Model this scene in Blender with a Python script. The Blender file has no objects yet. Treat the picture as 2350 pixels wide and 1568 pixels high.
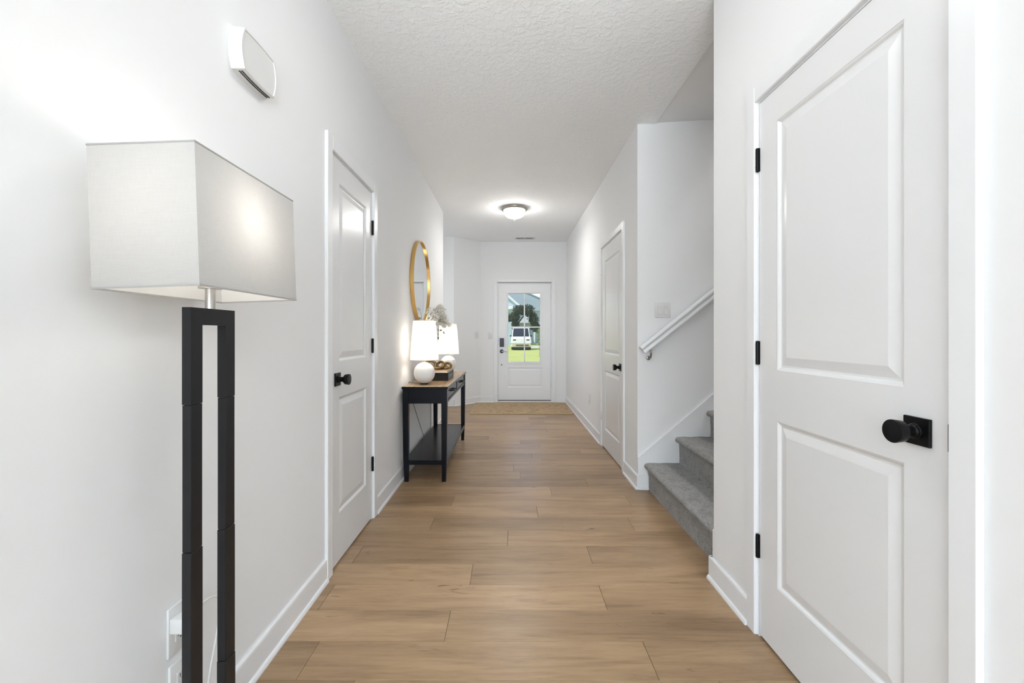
import bpy, bmesh, math, random
from mathutils import Vector, Matrix, Euler

# ------------------------------------------------------------------ camera, world, lights, exposure
SC = bpy.context.scene
COL = SC.collection
R = math.radians
random.seed(7)

FPX, W, H = 985.0, 2350.0, 1568.0          # focal length in pixels of the 2350 x 1568 frame
EYE = 1.16
cam_d = bpy.data.cameras.new('camera')
cam_d.sensor_width = 36.0
cam_d.lens = FPX / W * 36.0
cam_d.shift_x = (1175 - 1171) / W
cam_d.shift_y = -(784 - 768) / W
cam_d.clip_start = 0.05
cam_d.clip_end = 400
cam = bpy.data.objects.new('camera', cam_d)
cam.location = (0, 0, EYE)
cam.rotation_euler = (R(90), 0, 0)
COL.objects.link(cam)
SC.camera = cam

SC.view_settings.view_transform = 'Standard'
SC.view_settings.look = 'None'
SC.view_settings.gamma = 1.0
SC.view_settings.use_curve_mapping = False
SC.view_settings.exposure = 1.21

world = bpy.data.worlds.new('sky')
SC.world = world
world.use_nodes = True
wn = world.node_tree.nodes
wl = world.node_tree.links
sky = wn.new('ShaderNodeTexSky')
sky.sky_type = 'NISHITA'
sky.sun_disc = False
sky.sun_elevation = R(58)
sky.sun_rotation = R(20)
sky.altitude = 0
sky.air_density = 1.0
sky.dust_density = 1.0
wl.new(sky.outputs[0], wn['Background'].inputs[0])
wn['Background'].inputs[1].default_value = 0.11


def light(name, kind, loc, rot, energy, color=(1, 1, 1), **kw):
    d = bpy.data.lights.new(name, kind)
    d.energy = energy
    d.color = color
    for k, v in kw.items():
        setattr(d, k, v)
    o = bpy.data.objects.new(name, d)
    o.location = loc
    o.rotation_euler = rot
    COL.objects.link(o)
    return o


# the sun, high over the street
light('sun', 'SUN', (0, 30, 30), (R(20), R(-30), 0), 2.0, (1.0, 0.96, 0.9), angle=R(0.6))
# daylight entering by the two big windows of the living room behind the camera
light('window_daylight', 'AREA', (0.0, -4.75, 1.45), (R(90), 0, 0), 80, (0.84, 0.93, 1.0),
      shape='RECTANGLE', size=5.4, size_y=2.1)
# upward fill added outside those windows to brighten the ceiling, like ground bounce
light('ceiling_fill', 'AREA', (0.0, -6.0, -0.35), (R(150), 0, 0), 1120, (0.86, 0.94, 1.0),
      shape='RECTANGLE', size=5.4, size_y=2.0)
# fill added round the corner of the foyer, behind an invented window
light('foyer_fill', 'AREA', (-2.25, 6.25, 1.6), (R(90), 0, R(-90)), 5.5, (0.95, 0.975, 1.0),
      shape='RECTANGLE', size=1.0, size_y=1.4)
# unseen fill lamp added above the stairs to lighten the stairwell
light('stair_fill', 'AREA', (3.4, 2.62, 5.25), (0, 0, 0), 19, (1.0, 0.98, 0.95), shape='DISK', size=0.5)


# ------------------------------------------------------------------ helpers
def props(o, label=None, cat=None, group=None, kind=None):
    if label: o['label'] = label
    if cat: o['category'] = cat
    if group: o['group'] = group
    if kind: o['kind'] = kind
    return o


def thing(name, label, cat, loc=(0, 0, 0), group=None, kind=None):
    o = bpy.data.objects.new(name, None)
    o.empty_display_size = 0.1
    o.location = loc
    COL.objects.link(o)
    return props(o, label, cat, group, kind)


def origin_of(o):
    v = Vector((0, 0, 0))
    while o is not None:
        v += o.location
        o = o.parent
    return v


def obj(name, bm, mat, parent=None, smooth=None, at=None, fmap=None):
    """Link bm (built in world coordinates) as one mesh object, under parent if given."""
    if fmap:
        for v in bm.verts:
            v.co = Vector(fmap(*v.co))
    bmesh.ops.recalc_face_normals(bm, faces=bm.faces)
    base = origin_of(parent) if parent else Vector((0, 0, 0))
    loc = Vector(at) - base if at else Vector((0, 0, 0))
    for v in bm.verts:
        v.co -= base + loc
    me = bpy.data.meshes.new(name)
    if smooth:
        for f in bm.faces:
            f.smooth = True
        for e in bm.edges:
            if len(e.link_faces) == 2 and e.calc_face_angle(0) > R(smooth):
                e.smooth = False
    bm.to_mesh(me)
    bm.free()
    mats = mat if isinstance(mat, (list, tuple)) else [mat]
    for m in mats:
        me.materials.append(m)
    o = bpy.data.objects.new(name, me)
    o.location = loc
    COL.objects.link(o)
    if parent:
        o.parent = parent
    return o


def copy_tree(o, parent=None):
    c = o.copy()
    COL.objects.link(c)
    if parent:
        c.parent = parent
    for ch in list(o.children):
        copy_tree(ch, c)
    return c


def NB():
    return bmesh.new()


def box(bm, x0, x1, y0, y1, z0, z1, bev=0, seg=1, mi=0):
    vs = [bm.verts.new(p) for p in ((x0, y0, z0), (x1, y0, z0), (x1, y1, z0), (x0, y1, z0),
                                    (x0, y0, z1), (x1, y0, z1), (x1, y1, z1), (x0, y1, z1))]
    fs = [bm.faces.new([vs[i] for i in q]) for q in
          ((0, 3, 2, 1), (4, 5, 6, 7), (0, 1, 5, 4), (1, 2, 6, 5), (2, 3, 7, 6), (3, 0, 4, 7))]
    for f in fs:
        f.material_index = mi
    if bev:
        es = list({e for f in fs for e in f.edges})
        bmesh.ops.bevel(bm, geom=es, offset=bev, segments=seg, profile=0.5, affect='EDGES')
    return bm


def loft(bm, rings, close=True, cap=True, mi=0):
    """rings: lists of points of equal length, joined into a skin."""
    vr = [[bm.verts.new(p) for p in r] for r in rings]
    n = len(vr[0])
    for a, b in zip(vr, vr[1:]):
        for i in range(n if close else n - 1):
            j = (i + 1) % n
            f = bm.faces.new((a[i], a[j], b[j], b[i]))
            f.material_index = mi
    if cap and close:
        for r in (vr[0], vr[-1]):
            try:
                f = bm.faces.new(r)
                f.material_index = mi
            except ValueError:
                pass
    return bm


def lathe(bm, prof, c=(0, 0, 0), axis='Z', seg=32, cap=True, mi=0):
    """prof: (radius, height) pairs turned about the axis through c."""
    rings = []
    for r, h in prof:
        r = max(r, 1e-5)
        ring = []
        for i in range(seg):
            a = 2 * math.pi * i / seg
            p, q = r * math.cos(a), r * math.sin(a)
            if axis == 'Z': v = (c[0] + p, c[1] + q, c[2] + h)
            elif axis == 'X': v = (c[0] + h, c[1] + p, c[2] + q)
            else: v = (c[0] + p, c[1] + h, c[2] + q)
            ring.append(v)
        rings.append(ring)
    return loft(bm, rings, cap=cap, mi=mi)


def tube(bm, pts, r, seg=8, r2=None, mi=0):
    pts = [Vector(p) for p in pts]
    rings = []
    up = None
    n = len(pts)
    for i, p in enumerate(pts):
        t = (pts[min(i + 1, n - 1)] - pts[max(i - 1, 0)]).normalized()
        if up is None:
            up = t.orthogonal().normalized()
        up = (up - t * up.dot(t)).normalized()
        s = t.cross(up)
        rr = r if r2 is None else r + (r2 - r) * i / max(1, n - 1)
        rings.append([p + (up * math.cos(2 * math.pi * k / seg) + s * math.sin(2 * math.pi * k / seg)) * rr
                      for k in range(seg)])
    return loft(bm, rings, mi=mi)


def spline(pts, n=8):
    """Catmull-Rom through pts."""
    P = [Vector(p) for p in pts]
    P = [P[0] * 2 - P[1]] + P + [P[-1] * 2 - P[-2]]
    out = []
    for i in range(1, len(P) - 2):
        a, b, c, d = P[i - 1:i + 3]
        for k in range(n):
            t = k / n
            out.append(0.5 * ((2 * b) + (c - a) * t + (2 * a - 5 * b + 4 * c - d) * t * t + (3 * b - a - 3 * c + d) * t ** 3))
    out.append(P[-2])
    return out


def prism(bm, poly, axis, a, b, mi=0):
    """2-D polygon extruded along axis from a to b. Axis X: (y,z); Y: (x,z); Z: (x,y)."""
    def mk(p, t):
        return {'X': (t, p[0], p[1]), 'Y': (p[0], t, p[1]), 'Z': (p[0], p[1], t)}[axis]
    return loft(bm, [[mk(p, a) for p in poly], [mk(p, b) for p in poly]], mi=mi)


# ------------------------------------------------------------------ materials
def mat(name, color=(0.8, 0.8, 0.8), rough=0.5, metal=0.0, spec=0.5, **kw):
    m = bpy.data.materials.new(name)
    m.use_nodes = True
    b = m.node_tree.nodes['Principled BSDF']
    b.inputs['Base Color'].default_value = (*color, 1)
    b.inputs['Roughness'].default_value = rough
    b.inputs['Metallic'].default_value = metal
    b.inputs['Specular IOR Level'].default_value = spec
    for k, v in kw.items():
        b.inputs[k].default_value = v
    return m


def nd(m, t, **kw):
    n = m.node_tree.nodes.new(t)
    for k, v in kw.items():
        if k in n.inputs:
            n.inputs[k].default_value = v
        else:
            setattr(n, k, v)
    return n


def ln(m, a, b):
    m.node_tree.links.new(a, b)


def bsdf(m):
    return m.node_tree.nodes['Principled BSDF']


def coord(m, scale=(1, 1, 1), space='Object', offset=None):
    tc = nd(m, 'ShaderNodeTexCoord')
    mp = nd(m, 'ShaderNodeMapping')
    mp.inputs['Scale'].default_value = scale
    src = tc.outputs[space]
    if offset is not None:
        add = nd(m, 'ShaderNodeVectorMath', operation='ADD')
        ln(m, src, add.inputs[0])
        ln(m, offset, add.inputs[1])
        src = add.outputs[0]
    ln(m, src, mp.inputs['Vector'])
    return mp.outputs[0]


def noise(m, vec, scale, detail=2.0, rough=0.5, dist=0.0):
    n = nd(m, 'ShaderNodeTexNoise', Scale=scale, Detail=detail, Roughness=rough, Distortion=dist)
    ln(m, vec, n.inputs['Vector'])
    return n.outputs['Fac']


def ramp(m, fac, stops):
    r = nd(m, 'ShaderNodeValToRGB')
    el = r.color_ramp.elements
    while len(el) < len(stops):
        el.new(0.5)
    for e, (p, c) in zip(el, stops):
        e.position = p
        e.color = (*c, 1) if len(c) == 3 else c
    ln(m, fac, r.inputs['Fac'])
    return r.outputs['Color']


def mixc(m, fac, a, b, mode='MIX'):
    x = nd(m, 'ShaderNodeMix', data_type='RGBA', blend_type=mode)
    for s, v in ((x.inputs[0], fac), (x.inputs[6], a), (x.inputs[7], b)):
        if hasattr(v, 'links'):
            ln(m, v, s)
        else:
            s.default_value = v if isinstance(v, float) else (*v, 1)
    return x.outputs[2]


def bump(m, h, strength, dist):
    b = nd(m, 'ShaderNodeBump', Strength=strength, Distance=dist)
    ln(m, h, b.inputs['Height'])
    ln(m, b.outputs[0], bsdf(m).inputs['Normal'])


# painted drywall
M_wall = mat('wall_paint', (0.872, 0.873, 0.880), 0.8, spec=0.08)
bump(M_wall, noise(M_wall, coord(M_wall), 120, 3), 0.06, 0.002)
M_trim = mat('trim_paint', (0.862, 0.868, 0.885), 0.32)
M_door = mat('door_paint', (0.815, 0.818, 0.826), 0.26, spec=0.5)
bump(M_door, noise(M_door, coord(M_door, (40, 40, 3)), 4, 3), 0.03, 0.001)
M_ceil = mat('ceiling_knockdown', (0.915, 0.92, 0.925), 0.8, spec=0.2)
_h = noise(M_ceil, coord(M_ceil), 34, 5, 0.55, 0.6)
_r = nd(M_ceil, 'ShaderNodeMapRange')
_r.inputs[1].default_value = 0.45
_r.inputs[2].default_value = 0.62
ln(M_ceil, _h, _r.inputs[0])
bump(M_ceil, _r.outputs[0], 0.35, 0.004)

# oak look vinyl planks, each with its own cut of the grain
M_plank = mat('oak_plank', (0.42, 0.28, 0.17), 0.34, spec=0.45)
_oi = nd(M_plank, 'ShaderNodeObjectInfo')
_cx = nd(M_plank, 'ShaderNodeVectorMath', operation='SCALE')
_cx.inputs[3].default_value = 1.0
_cmb = nd(M_plank, 'ShaderNodeCombineXYZ')
_ml = nd(M_plank, 'ShaderNodeMath', operation='MULTIPLY')
_ml.inputs[1].default_value = 61.0
ln(M_plank, _oi.outputs['Random'], _ml.inputs[0])
for k in range(3):
    ln(M_plank, _ml.outputs[0], _cmb.inputs[k])
_off = _cmb.outputs[0]
_v1 = coord(M_plank, (0.8, 6.5, 1), offset=_off)
_v2 = coord(M_plank, (4.5, 60, 1), offset=_off)
_v3 = coord(M_plank, (4.2, 17, 1), offset=_off)
_v4 = coord(M_plank, (0.5, 2.4, 1), offset=_off)
_n1 = noise(M_plank, _v1, 1.5, 6, 0.62, 1.6)
_n2 = noise(M_plank, _v2, 1.5, 4, 0.65, 0.6)
_n3 = noise(M_plank, _v3, 1.3, 3.0, 0.5, 1.0)
_n4 = noise(M_plank, _v4, 1.0, 2, 0.5, 0.4)
_wv = nd(M_plank, 'ShaderNodeTexWave', wave_type='RINGS', rings_direction='Y', Scale=1.5, Distortion=5.5, Detail=3.0)
_wv.inputs['Detail Scale'].default_value = 1.4
ln(M_plank, coord(M_plank, (0.35, 6, 1), offset=_off), _wv.inputs['Vector'])
_c1 = ramp(M_plank, _n1, [(0.30, (0.199, 0.117, 0.062)), (0.46, (0.348, 0.224, 0.122)), (0.60, (0.404, 0.267, 0.151)), (0.75, (0.440, 0.299, 0.175))])
_c2 = mixc(M_plank, 0.32, _c1, ramp(M_plank, _n2, [(0.3, (0.164, 0.096, 0.048)), (0.5, (0.381, 0.253, 0.141)), (0.75, (0.483, 0.334, 0.200))]))
_c3 = mixc(M_plank, 0.17, _c2, ramp(M_plank, _wv.outputs['Fac'], [(0.10, (0.152, 0.086, 0.044)), (0.35, (0.381, 0.253, 0.141)), (1.0, (0.454, 0.314, 0.183))]))
_c3 = mixc(M_plank, 0.48, _c3, ramp(M_plank, _n4, [(0.36, (0.60, 0.55, 0.51)), (0.60, (1.0, 1.0, 1.0))]), 'MULTIPLY')
_kn = ramp(M_plank, _n3, [(0.69, (0, 0, 0)), (0.73, (0.45, 0.45, 0.45)), (0.775, (1, 1, 1))])
_c4 = mixc(M_plank, _kn, _c3, (0.13, 0.075, 0.042))
_tn = nd(M_plank, 'ShaderNodeMapRange')
_tn.inputs[3].default_value = 0.96
_tn.inputs[4].default_value = 1.24
ln(M_plank, _oi.outputs['Random'], _tn.inputs[0])
_c5 = mixc(M_plank, 1.0, _c4, (1, 1, 1), 'MULTIPLY')
ln(M_plank, _tn.outputs[0], _c5.node.inputs[7])
ln(M_plank, _c5, bsdf(M_plank).inputs['Base Color'])
bump(M_plank, _n2, 0.10, 0.001)
M_sub = mat('floor_underlay', (0.20, 0.13, 0.078), 0.8)

# grey cut pile carpet
M_carpet = mat('stair_carpet', (0.32, 0.31, 0.30), 0.95, spec=0.1)
_vc = coord(M_carpet)
_a = noise(M_carpet, _vc, 16, 5, 0.65, 1.2)
_b = noise(M_carpet, _vc, 210, 3, 0.7)
_ca = ramp(M_carpet, _a, [(0.36, (0.257, 0.251, 0.243)), (0.5, (0.390, 0.382, 0.370)), (0.66, (0.484, 0.476, 0.460))])
_cb = mixc(M_carpet, 0.55, _ca, ramp(M_carpet, _b, [(0.34, (0.125, 0.121, 0.117)), (0.52, (0.437, 0.429, 0.417)), (0.68, (0.671, 0.663, 0.647))]))
ln(M_carpet, _cb, bsdf(M_carpet).inputs['Base Color'])
_ad = nd(M_carpet, 'ShaderNodeMath', operation='ADD')
ln(M_carpet, _b, _ad.inputs[0])
ln(M_carpet, _a, _ad.inputs[1])
bump(M_carpet, _ad.outputs[0], 0.8, 0.008)

M_black = mat('matte_black_metal', (0.004, 0.004, 0.0045), 0.3, 0.0, 0.2)
M_bronze = mat('dark_lamp_metal', (0.011, 0.011, 0.0125), 0.38, 0.0, 0.3)
bump(M_bronze, noise(M_bronze, coord(M_bronze), 400, 2), 0.02, 0.001)
M_nickel = mat('brushed_nickel', (0.55, 0.53, 0.50), 0.28, 1.0)
M_rim = mat('pewter_rim', (0.34, 0.32, 0.29), 0.3, 1.0)
M_satin = mat('satin_nickel_hinge', (0.75, 0.75, 0.75), 0.35, 0.6)
M_brass = mat('brass', (0.80, 0.56, 0.24), 0.25, 1.0)
M_gold = mat('brushed_gold', (0.72, 0.46, 0.16), 0.3, 1.0)
bump(M_gold, noise(M_gold, coord(M_gold, (4, 4, 60)), 12, 2), 0.05, 0.001)
M_mirror = mat('mirror_glass', (0.86, 0.88, 0.88), 0.0, 1.0)
M_lock = mat('slate_lock', (0.08, 0.09, 0.12), 0.45, 0.2)
M_lockface = mat('lock_keypad', (0.09, 0.10, 0.13), 0.5, spec=0.3)
M_plastic = mat('white_plastic', (0.75, 0.75, 0.745), 0.3)
M_dark = mat('dark_slot', (0.03, 0.03, 0.03), 0.7)
M_ceramic = mat('white_ceramic', (0.80, 0.79, 0.775), 0.5)
bump(M_ceramic, noise(M_ceramic, coord(M_ceramic), 90, 3), 0.15, 0.002)
M_ebony = mat('ebony_painted_wood', (0.003, 0.004, 0.008), 0.24, 0.0, 0.24)
bump(M_ebony, noise(M_ebony, coord(M_ebony, (4, 4, 4)), 30, 2), 0.02, 0.001)
M_tabletop = mat('walnut_table_top', (0.34, 0.21, 0.11), 0.26)
_t = noise(M_tabletop, coord(M_tabletop, (30, 1.5, 1)), 2, 3, 0.6, 0.5)
ln(M_tabletop, ramp(M_tabletop, _t, [(0.3, (0.27, 0.165, 0.085)), (0.7, (0.47, 0.31, 0.165))]), bsdf(M_tabletop).inputs['Base Color'])


def fabric(name, col, trans, inner=None):
    m = bpy.data.materials.new(name)
    m.use_nodes = True
    nt = m.node_tree
    nt.nodes.remove(nt.nodes['Principled BSDF'])
    out = nt.nodes['Material Output']
    d = nd(m, 'ShaderNodeBsdfDiffuse')
    t = nd(m, 'ShaderNodeBsdfTranslucent')
    mx = nd(m, 'ShaderNodeMixShader')
    mx.inputs[0].default_value = trans
    v = coord(m, (1, 1, 1))
    n = noise(m, coord(m, (30, 30, 420)), 1.5, 3, 0.6)
    n2 = noise(m, coord(m, (420, 420, 30)), 1.5, 3, 0.6)
    ad = nd(m, 'ShaderNodeMath', operation='ADD')
    ln(m, n, ad.inputs[0])
    ln(m, n2, ad.inputs[1])
    dv = nd(m, 'ShaderNodeMath', operation='MULTIPLY')
    dv.inputs[1].default_value = 0.5
    ln(m, ad.outputs[0], dv.inputs[0])
    c = ramp(m, dv.outputs[0], [(0.3, tuple(x * 0.93 for x in col)), (0.7, tuple(min(1, x * 1.03) for x in col))])
    if inner:                              # white lining on the inner face
        g = nd(m, 'ShaderNodeNewGeometry')
        c = mixc(m, g.outputs['Backfacing'], c, inner)
    ln(m, c, d.inputs['Color'])
    ln(m, c, t.inputs['Color'])
    ln(m, d.outputs[0], mx.inputs[1])
    ln(m, t.outputs[0], mx.inputs[2])
    ln(m, mx.outputs[0], out.inputs[0])
    return m


M_shade = fabric('linen_lamp_shade', (0.52, 0.516, 0.512), 0.48, (0.88, 0.87, 0.85))
M_shade2 = fabric('white_lamp_shade', (0.88, 0.86, 0.83), 0.5)


def emit(name, col, s):
    m = mat(name, col, 0.4)
    b = bsdf(m)
    b.inputs['Emission Color'].default_value = (*col, 1)
    b.inputs['Emission Strength'].default_value = s
    return m


M_bulb = emit('lit_bulb', (1.0, 0.93, 0.82), 6.0)
M_dome = emit('lit_frosted_glass', (1.0, 0.965, 0.92), 2.6)


def thin_glass(name):
    m = bpy.data.materials.new(name)
    m.use_nodes = True
    nt = m.node_tree
    nt.nodes.remove(nt.nodes['Principled BSDF'])
    out = nt.nodes['Material Output']
    t = nd(m, 'ShaderNodeBsdfTransparent')
    g = nd(m, 'ShaderNodeBsdfGlossy', Roughness=0.0)
    t.inputs[0].default_value = (0.97, 0.98, 0.98, 1)
    f = nd(m, 'ShaderNodeFresnel', IOR=1.13)
    mx = nd(m, 'ShaderNodeMixShader')
    ln(m, f.outputs[0], mx.inputs[0])
    ln(m, t.outputs[0], mx.inputs[1])
    ln(m, g.outputs[0], mx.inputs[2])
    ln(m, mx.outputs[0], out.inputs[0])
    return m


M_glass = thin_glass('clear_glass')

# ------------------------------------------------------------------ the setting
XL, XR, ZC = -0.87, 0.957, 2.744           # left wall, right wall, ceiling
YF = 7.34                                  # wall of the front door
YS0, YS1 = 2.018, 3.228                    # stairwell opening
WT = 0.136                                 # wall thickness
D1 = (2.083, 2.693)                        # door slabs along the hall
D2 = (3.652, 4.465)
D3 = (0.935, 1.648)
D4 = (-0.209, 0.697)                       # front door, along X
DTOP = 2.045
YEND = 5.565                               # the left wall ends here and the foyer widens
ROOM = (-3.6, 4.2, -4.5)                   # living room behind the camera: x0, x1, back


def st(name, bm, m, label, cat, smooth=None):
    return props(obj(name, bm, m, None, smooth), label, cat, None, 'structure')


def gapped_wall(bm, x0, x1, ya, yb, gap):
    g0, g1 = gap[0] - 0.015, gap[1] + 0.015
    box(bm, x0, x1, ya, g0, 0, ZC)
    box(bm, x0, x1, g1, yb, 0, ZC)
    box(bm, x0, x1, g0, g1, DTOP + 0.015, ZC)


bm = NB(); gapped_wall(bm, XL - WT, XL, 0.2, YEND, D1)
st('wall_left', bm, M_wall, 'long white painted wall behind the floor lamp and console table', 'wall')
bm = NB(); gapped_wall(bm, XR, XR + WT, 0.3, YS0, D3)
st('wall_right', bm, M_wall, 'white wall holding the nearest panel door on the stair side', 'wall')
bm = NB(); gapped_wall(bm, XR, XR + WT, YS1, YF, D2)
st('wall_right.001', bm, M_wall, 'white hallway wall beyond the stairs with a small outlet', 'wall')
bm = NB()
box(bm, -0.508, D4[0] - 0.02, YF, YF + 0.18, 0, ZC)
box(bm, D4[1] + 0.02, XR + WT, YF, YF + 0.18, 0, ZC)
box(bm, D4[0] - 0.02, D4[1] + 0.02, YF, YF + 0.18, 2.05, ZC)
st('wall_front', bm, M_wall, 'white end wall around the glazed front door', 'wall')
bm = NB()
prism(bm, [(-2.0, 6.95), (-0.914, 6.95), (-0.508, 7.34), (-0.508, 7.52), (-0.98, 7.10), (-2.0, 7.10)], 'Z', 0, ZC)
st('wall_foyer', bm, M_wall, 'angled white foyer wall with a single light switch', 'wall')
bm = NB()
box(bm, -2.1, -1.98, YEND - 0.12, 5.75, 0, ZC)
box(bm, -2.1, -1.98, 6.75, 7.1, 0, ZC)
box(bm, -2.1, -1.98, 5.75, 6.75, 0, 0.9)
box(bm, -2.1, -1.98, 5.75, 6.75, 2.3, ZC)
box(bm, -2.0, XL - WT, YEND - 0.12, YEND, 0, ZC)
st('wall_foyer_side', bm, M_wall, 'white foyer walls hidden round the corner past the console table', 'wall')
bm = NB(); box(bm, XR + WT, 4.8, YS1, YS1 + 0.12, 0, 5.3)
box(bm, XR, XR + WT, YS1 - 0.0005, YS1 + 0.12, ZC + 0.12, 5.3)
st('wall_stair_far', bm, M_wall, 'white stairwell wall carrying the handrail and double switch', 'wall')
bm = NB(); box(bm, XR + WT, 4.8, YS0 - 0.12, YS0, 0, 5.3)
st('wall_stair_near', bm, M_wall, 'white stairwell wall facing the handrail, behind the nearest door', 'wall')
bm = NB(); box(bm, 4.8, 4.92, YS0 - 0.12, YS1 + 0.12, 0, 5.3)
st('wall_stair_end', bm, M_wall, 'white wall at the head of the stairs', 'wall')
bm = NB()
box(bm, ROOM[0], XL - WT, 0.08, 0.2, 0, ZC)
box(bm, XR + WT, ROOM[1], 0.18, 0.3, 0, ZC)
st('wall_living_front', bm, M_wall, 'living room wall either side of the hallway mouth', 'wall')
bm = NB()
box(bm, ROOM[0] - 0.12, ROOM[0], ROOM[2], 0.2, 0, ZC)
st('wall_living_left', bm, M_wall, 'plain living room side wall behind the camera', 'wall')
bm = NB()
box(bm, ROOM[1], ROOM[1] + 0.12, ROOM[2], -3.55, 0, ZC)
box(bm, ROOM[1], ROOM[1] + 0.12, -0.85, 0.3, 0, ZC)
box(bm, ROOM[1], ROOM[1] + 0.12, -3.55, -0.85, 0, 0.45)
box(bm, ROOM[1], ROOM[1] + 0.12, -3.55, -0.85, 2.45, ZC)
st('wall_living_right', bm, M_wall, 'living room side wall with a wide window', 'wall')
bm = NB()
box(bm, ROOM[0], -2.75, ROOM[2] - 0.12, ROOM[2], 0, ZC)
box(bm, 2.75, ROOM[1], ROOM[2] - 0.12, ROOM[2], 0, ZC)
box(bm, -2.75, 2.75, ROOM[2] - 0.12, ROOM[2], 0, 0.38)
box(bm, -2.75, 2.75, ROOM[2] - 0.12, ROOM[2], 2.55, ZC)
st('wall_back', bm, M_wall, 'living room back wall with a wide bank of windows', 'wall')


def living_window(name, label, fmap, a0, a1, z0, z1, n):
    t = thing(name, label, 'window', (0, 0, 0), None, 'structure')
    b = NB()
    for (p0, p1, q0, q1) in ((a0, a1, z0, z0 + 0.06), (a0, a1, z1 - 0.06, z1), (a0, a0 + 0.06, z0, z1), (a1 - 0.06, a1, z0, z1)):
        box(b, p0, p1, 0.02, 0.1, q0, q1)
    obj('window_frame', b, M_trim, t, fmap=fmap)
    for k in range(1, n):
        b = NB()
        x = a0 + (a1 - a0) * k / n
        box(b, x - 0.04, x + 0.04, 0.02, 0.1, z0 + 0.05, z1 - 0.05)
        obj('mullion', b, M_trim, t, fmap=fmap)
    for k in range(n):
        b = NB()
        box(b, a0 + (a1 - a0) * k / n + 0.03, a0 + (a1 - a0) * (k + 1) / n - 0.03, 0.055, 0.06, z0 + 0.04, z1 - 0.04)
        obj('pane', b, M_glass, t, fmap=fmap)


living_window('window_1', 'wide bank of living room windows behind the camera', lambda a, d, z: (a, ROOM[2] - d, z), -2.75, 2.75, 0.38, 2.55, 3)
living_window('added_window', 'added foyer window, unseen round the corner past the console table', lambda a, d, z: (-1.98 - d, a, z), 5.75, 6.75, 0.9, 2.3, 1)  # invented opening that lets the foyer fill in
living_window('window_2', 'side window of the living room behind the camera', lambda a, d, z: (ROOM[1] + d, a, z), -3.55, -0.85, 0.45, 2.45, 2)

bm = NB()
box(bm, ROOM[0], XR + WT, ROOM[2], YF + 0.18, ZC, ZC + 0.12)
box(bm, XR + WT, ROOM[1], ROOM[2], YS0 - 0.12, ZC, ZC + 0.12)
st('ceiling', bm, M_ceil, 'flat white knockdown textured ceiling over the hallway', 'ceiling')
bm = NB()
prism(bm, [(XR + WT, 2.753), (1.75, 2.79), (1.75, 2.93), (XR + WT, 2.93)], 'Y', YS0, YS1)
box(bm, 1.63, 1.75, YS0, YS1, 2.9, 5.3)
box(bm, 1.63, 4.92, YS0 - 0.12, YS1 + 0.12, 5.3, 5.42)
st('ceiling_stair', bm, M_wall, 'smooth soffit above the foot of the stairs', 'ceiling')

# floor: underlay and separate planks laid across the hall
fl = NB()
box(fl, ROOM[0], ROOM[1], ROOM[2], 0.3, -0.16, -0.012)
box(fl, -2.0, 4.8, 0.3, YF + 0.02, -0.16, -0.012)
floor = st('floor', fl, M_sub, 'brown oak look plank floor running the length of the hallway', 'floor')
PW, PL, Y0 = 0.1829, 1.22, 1.440
joint = {0: -0.72, 1: -0.25, 2: 0.409, 3: -0.1876, 4: 0.417, 5: -0.014, 6: 0.74, 7: 0.177, 8: -0.396, 9: 0.30, 10: -0.62, 11: 0.082}
rr = random.Random(3)


def plank(x0, x1, y0, y1):
    b = NB()
    g = 0.0006
    x0 += g; x1 -= g; y0 += g; y1 -= g
    c = 0.0008
    lo = [(x0, y0, -0.011), (x1, y0, -0.011), (x1, y1, -0.011), (x0, y1, -0.011)]
    md = [(p[0], p[1], -c) for p in lo]
    up = [(x0 + c, y0 + c, 0), (x1 - c, y0 + c, 0), (x1 - c, y1 - c, 0), (x0 + c, y1 - c, 0)]
    loft(b, [lo, md, up])
    obj('plank', b, M_plank, floor, at=((x0 + x1) / 2, (y0 + y1) / 2, 0))


for k in range(-6, 33):
    ya, yb = Y0 + k * PW, Y0 + (k + 1) * PW
    if yb > YF + 0.01:
        yb = YF + 0.01
    if ya >= yb - 0.01:
        continue
    xa, xb = XL - 0.02, XR + 0.01
    if yb > YS0 and ya < YS1:
        xb = 1.10
    if yb > YEND:
        xa = -1.98
    j = joint.get(k, rr.uniform(-0.6, 0.6))
    cuts = sorted(j + PL * i for i in range(-3, 4))
    xs = [xa] + [c for c in cuts if xa + 0.03 < c < xb - 0.03] + [xb]
    for p, q in zip(xs, xs[1:]):
        plank(p, q, ya, yb)
b = NB()
box(b, ROOM[0], ROOM[1], ROOM[2], 0.3425, -0.011, 0)
o = obj('plank_field', b, M_plank, floor)
o['kind'] = 'stuff'


# baseboards with a shoe moulding
def baseboard(name, label, segs, ends=None):
    """segs: ((x,y),(x,y)) runs with the room on the left-hand side of the direction of travel."""
    main = NB()
    shoe = NB()
    for (p, q) in segs:
        p, q = Vector((*p, 0)), Vector((*q, 0))
        d = (q - p).normalized()
        n = Vector((-d.y, d.x, 0))
        prof = [(-0.004, 0), (0.012, 0), (0.012, 0.097), (0.0105, 0.104), (0.006, 0.108), (-0.004, 0.108)]
        loft(main, [[p + n * a + Vector((0, 0, z)) for a, z in prof], [q + n * a + Vector((0, 0, z)) for a, z in prof]])
        prof = [(0.011, 0), (0.022, 0), (0.0215, 0.006), (0.019, 0.012), (0.015, 0.0165), (0.011, 0.018)]
        loft(shoe, [[p + n * a + Vector((0, 0, z)) for a, z in prof], [q + n * a + Vector((0, 0, z)) for a, z in prof]])
    o = st(name, main, M_trim, label, 'baseboard')
    obj('shoe_moulding', shoe, M_trim, o)
    return o


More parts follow.
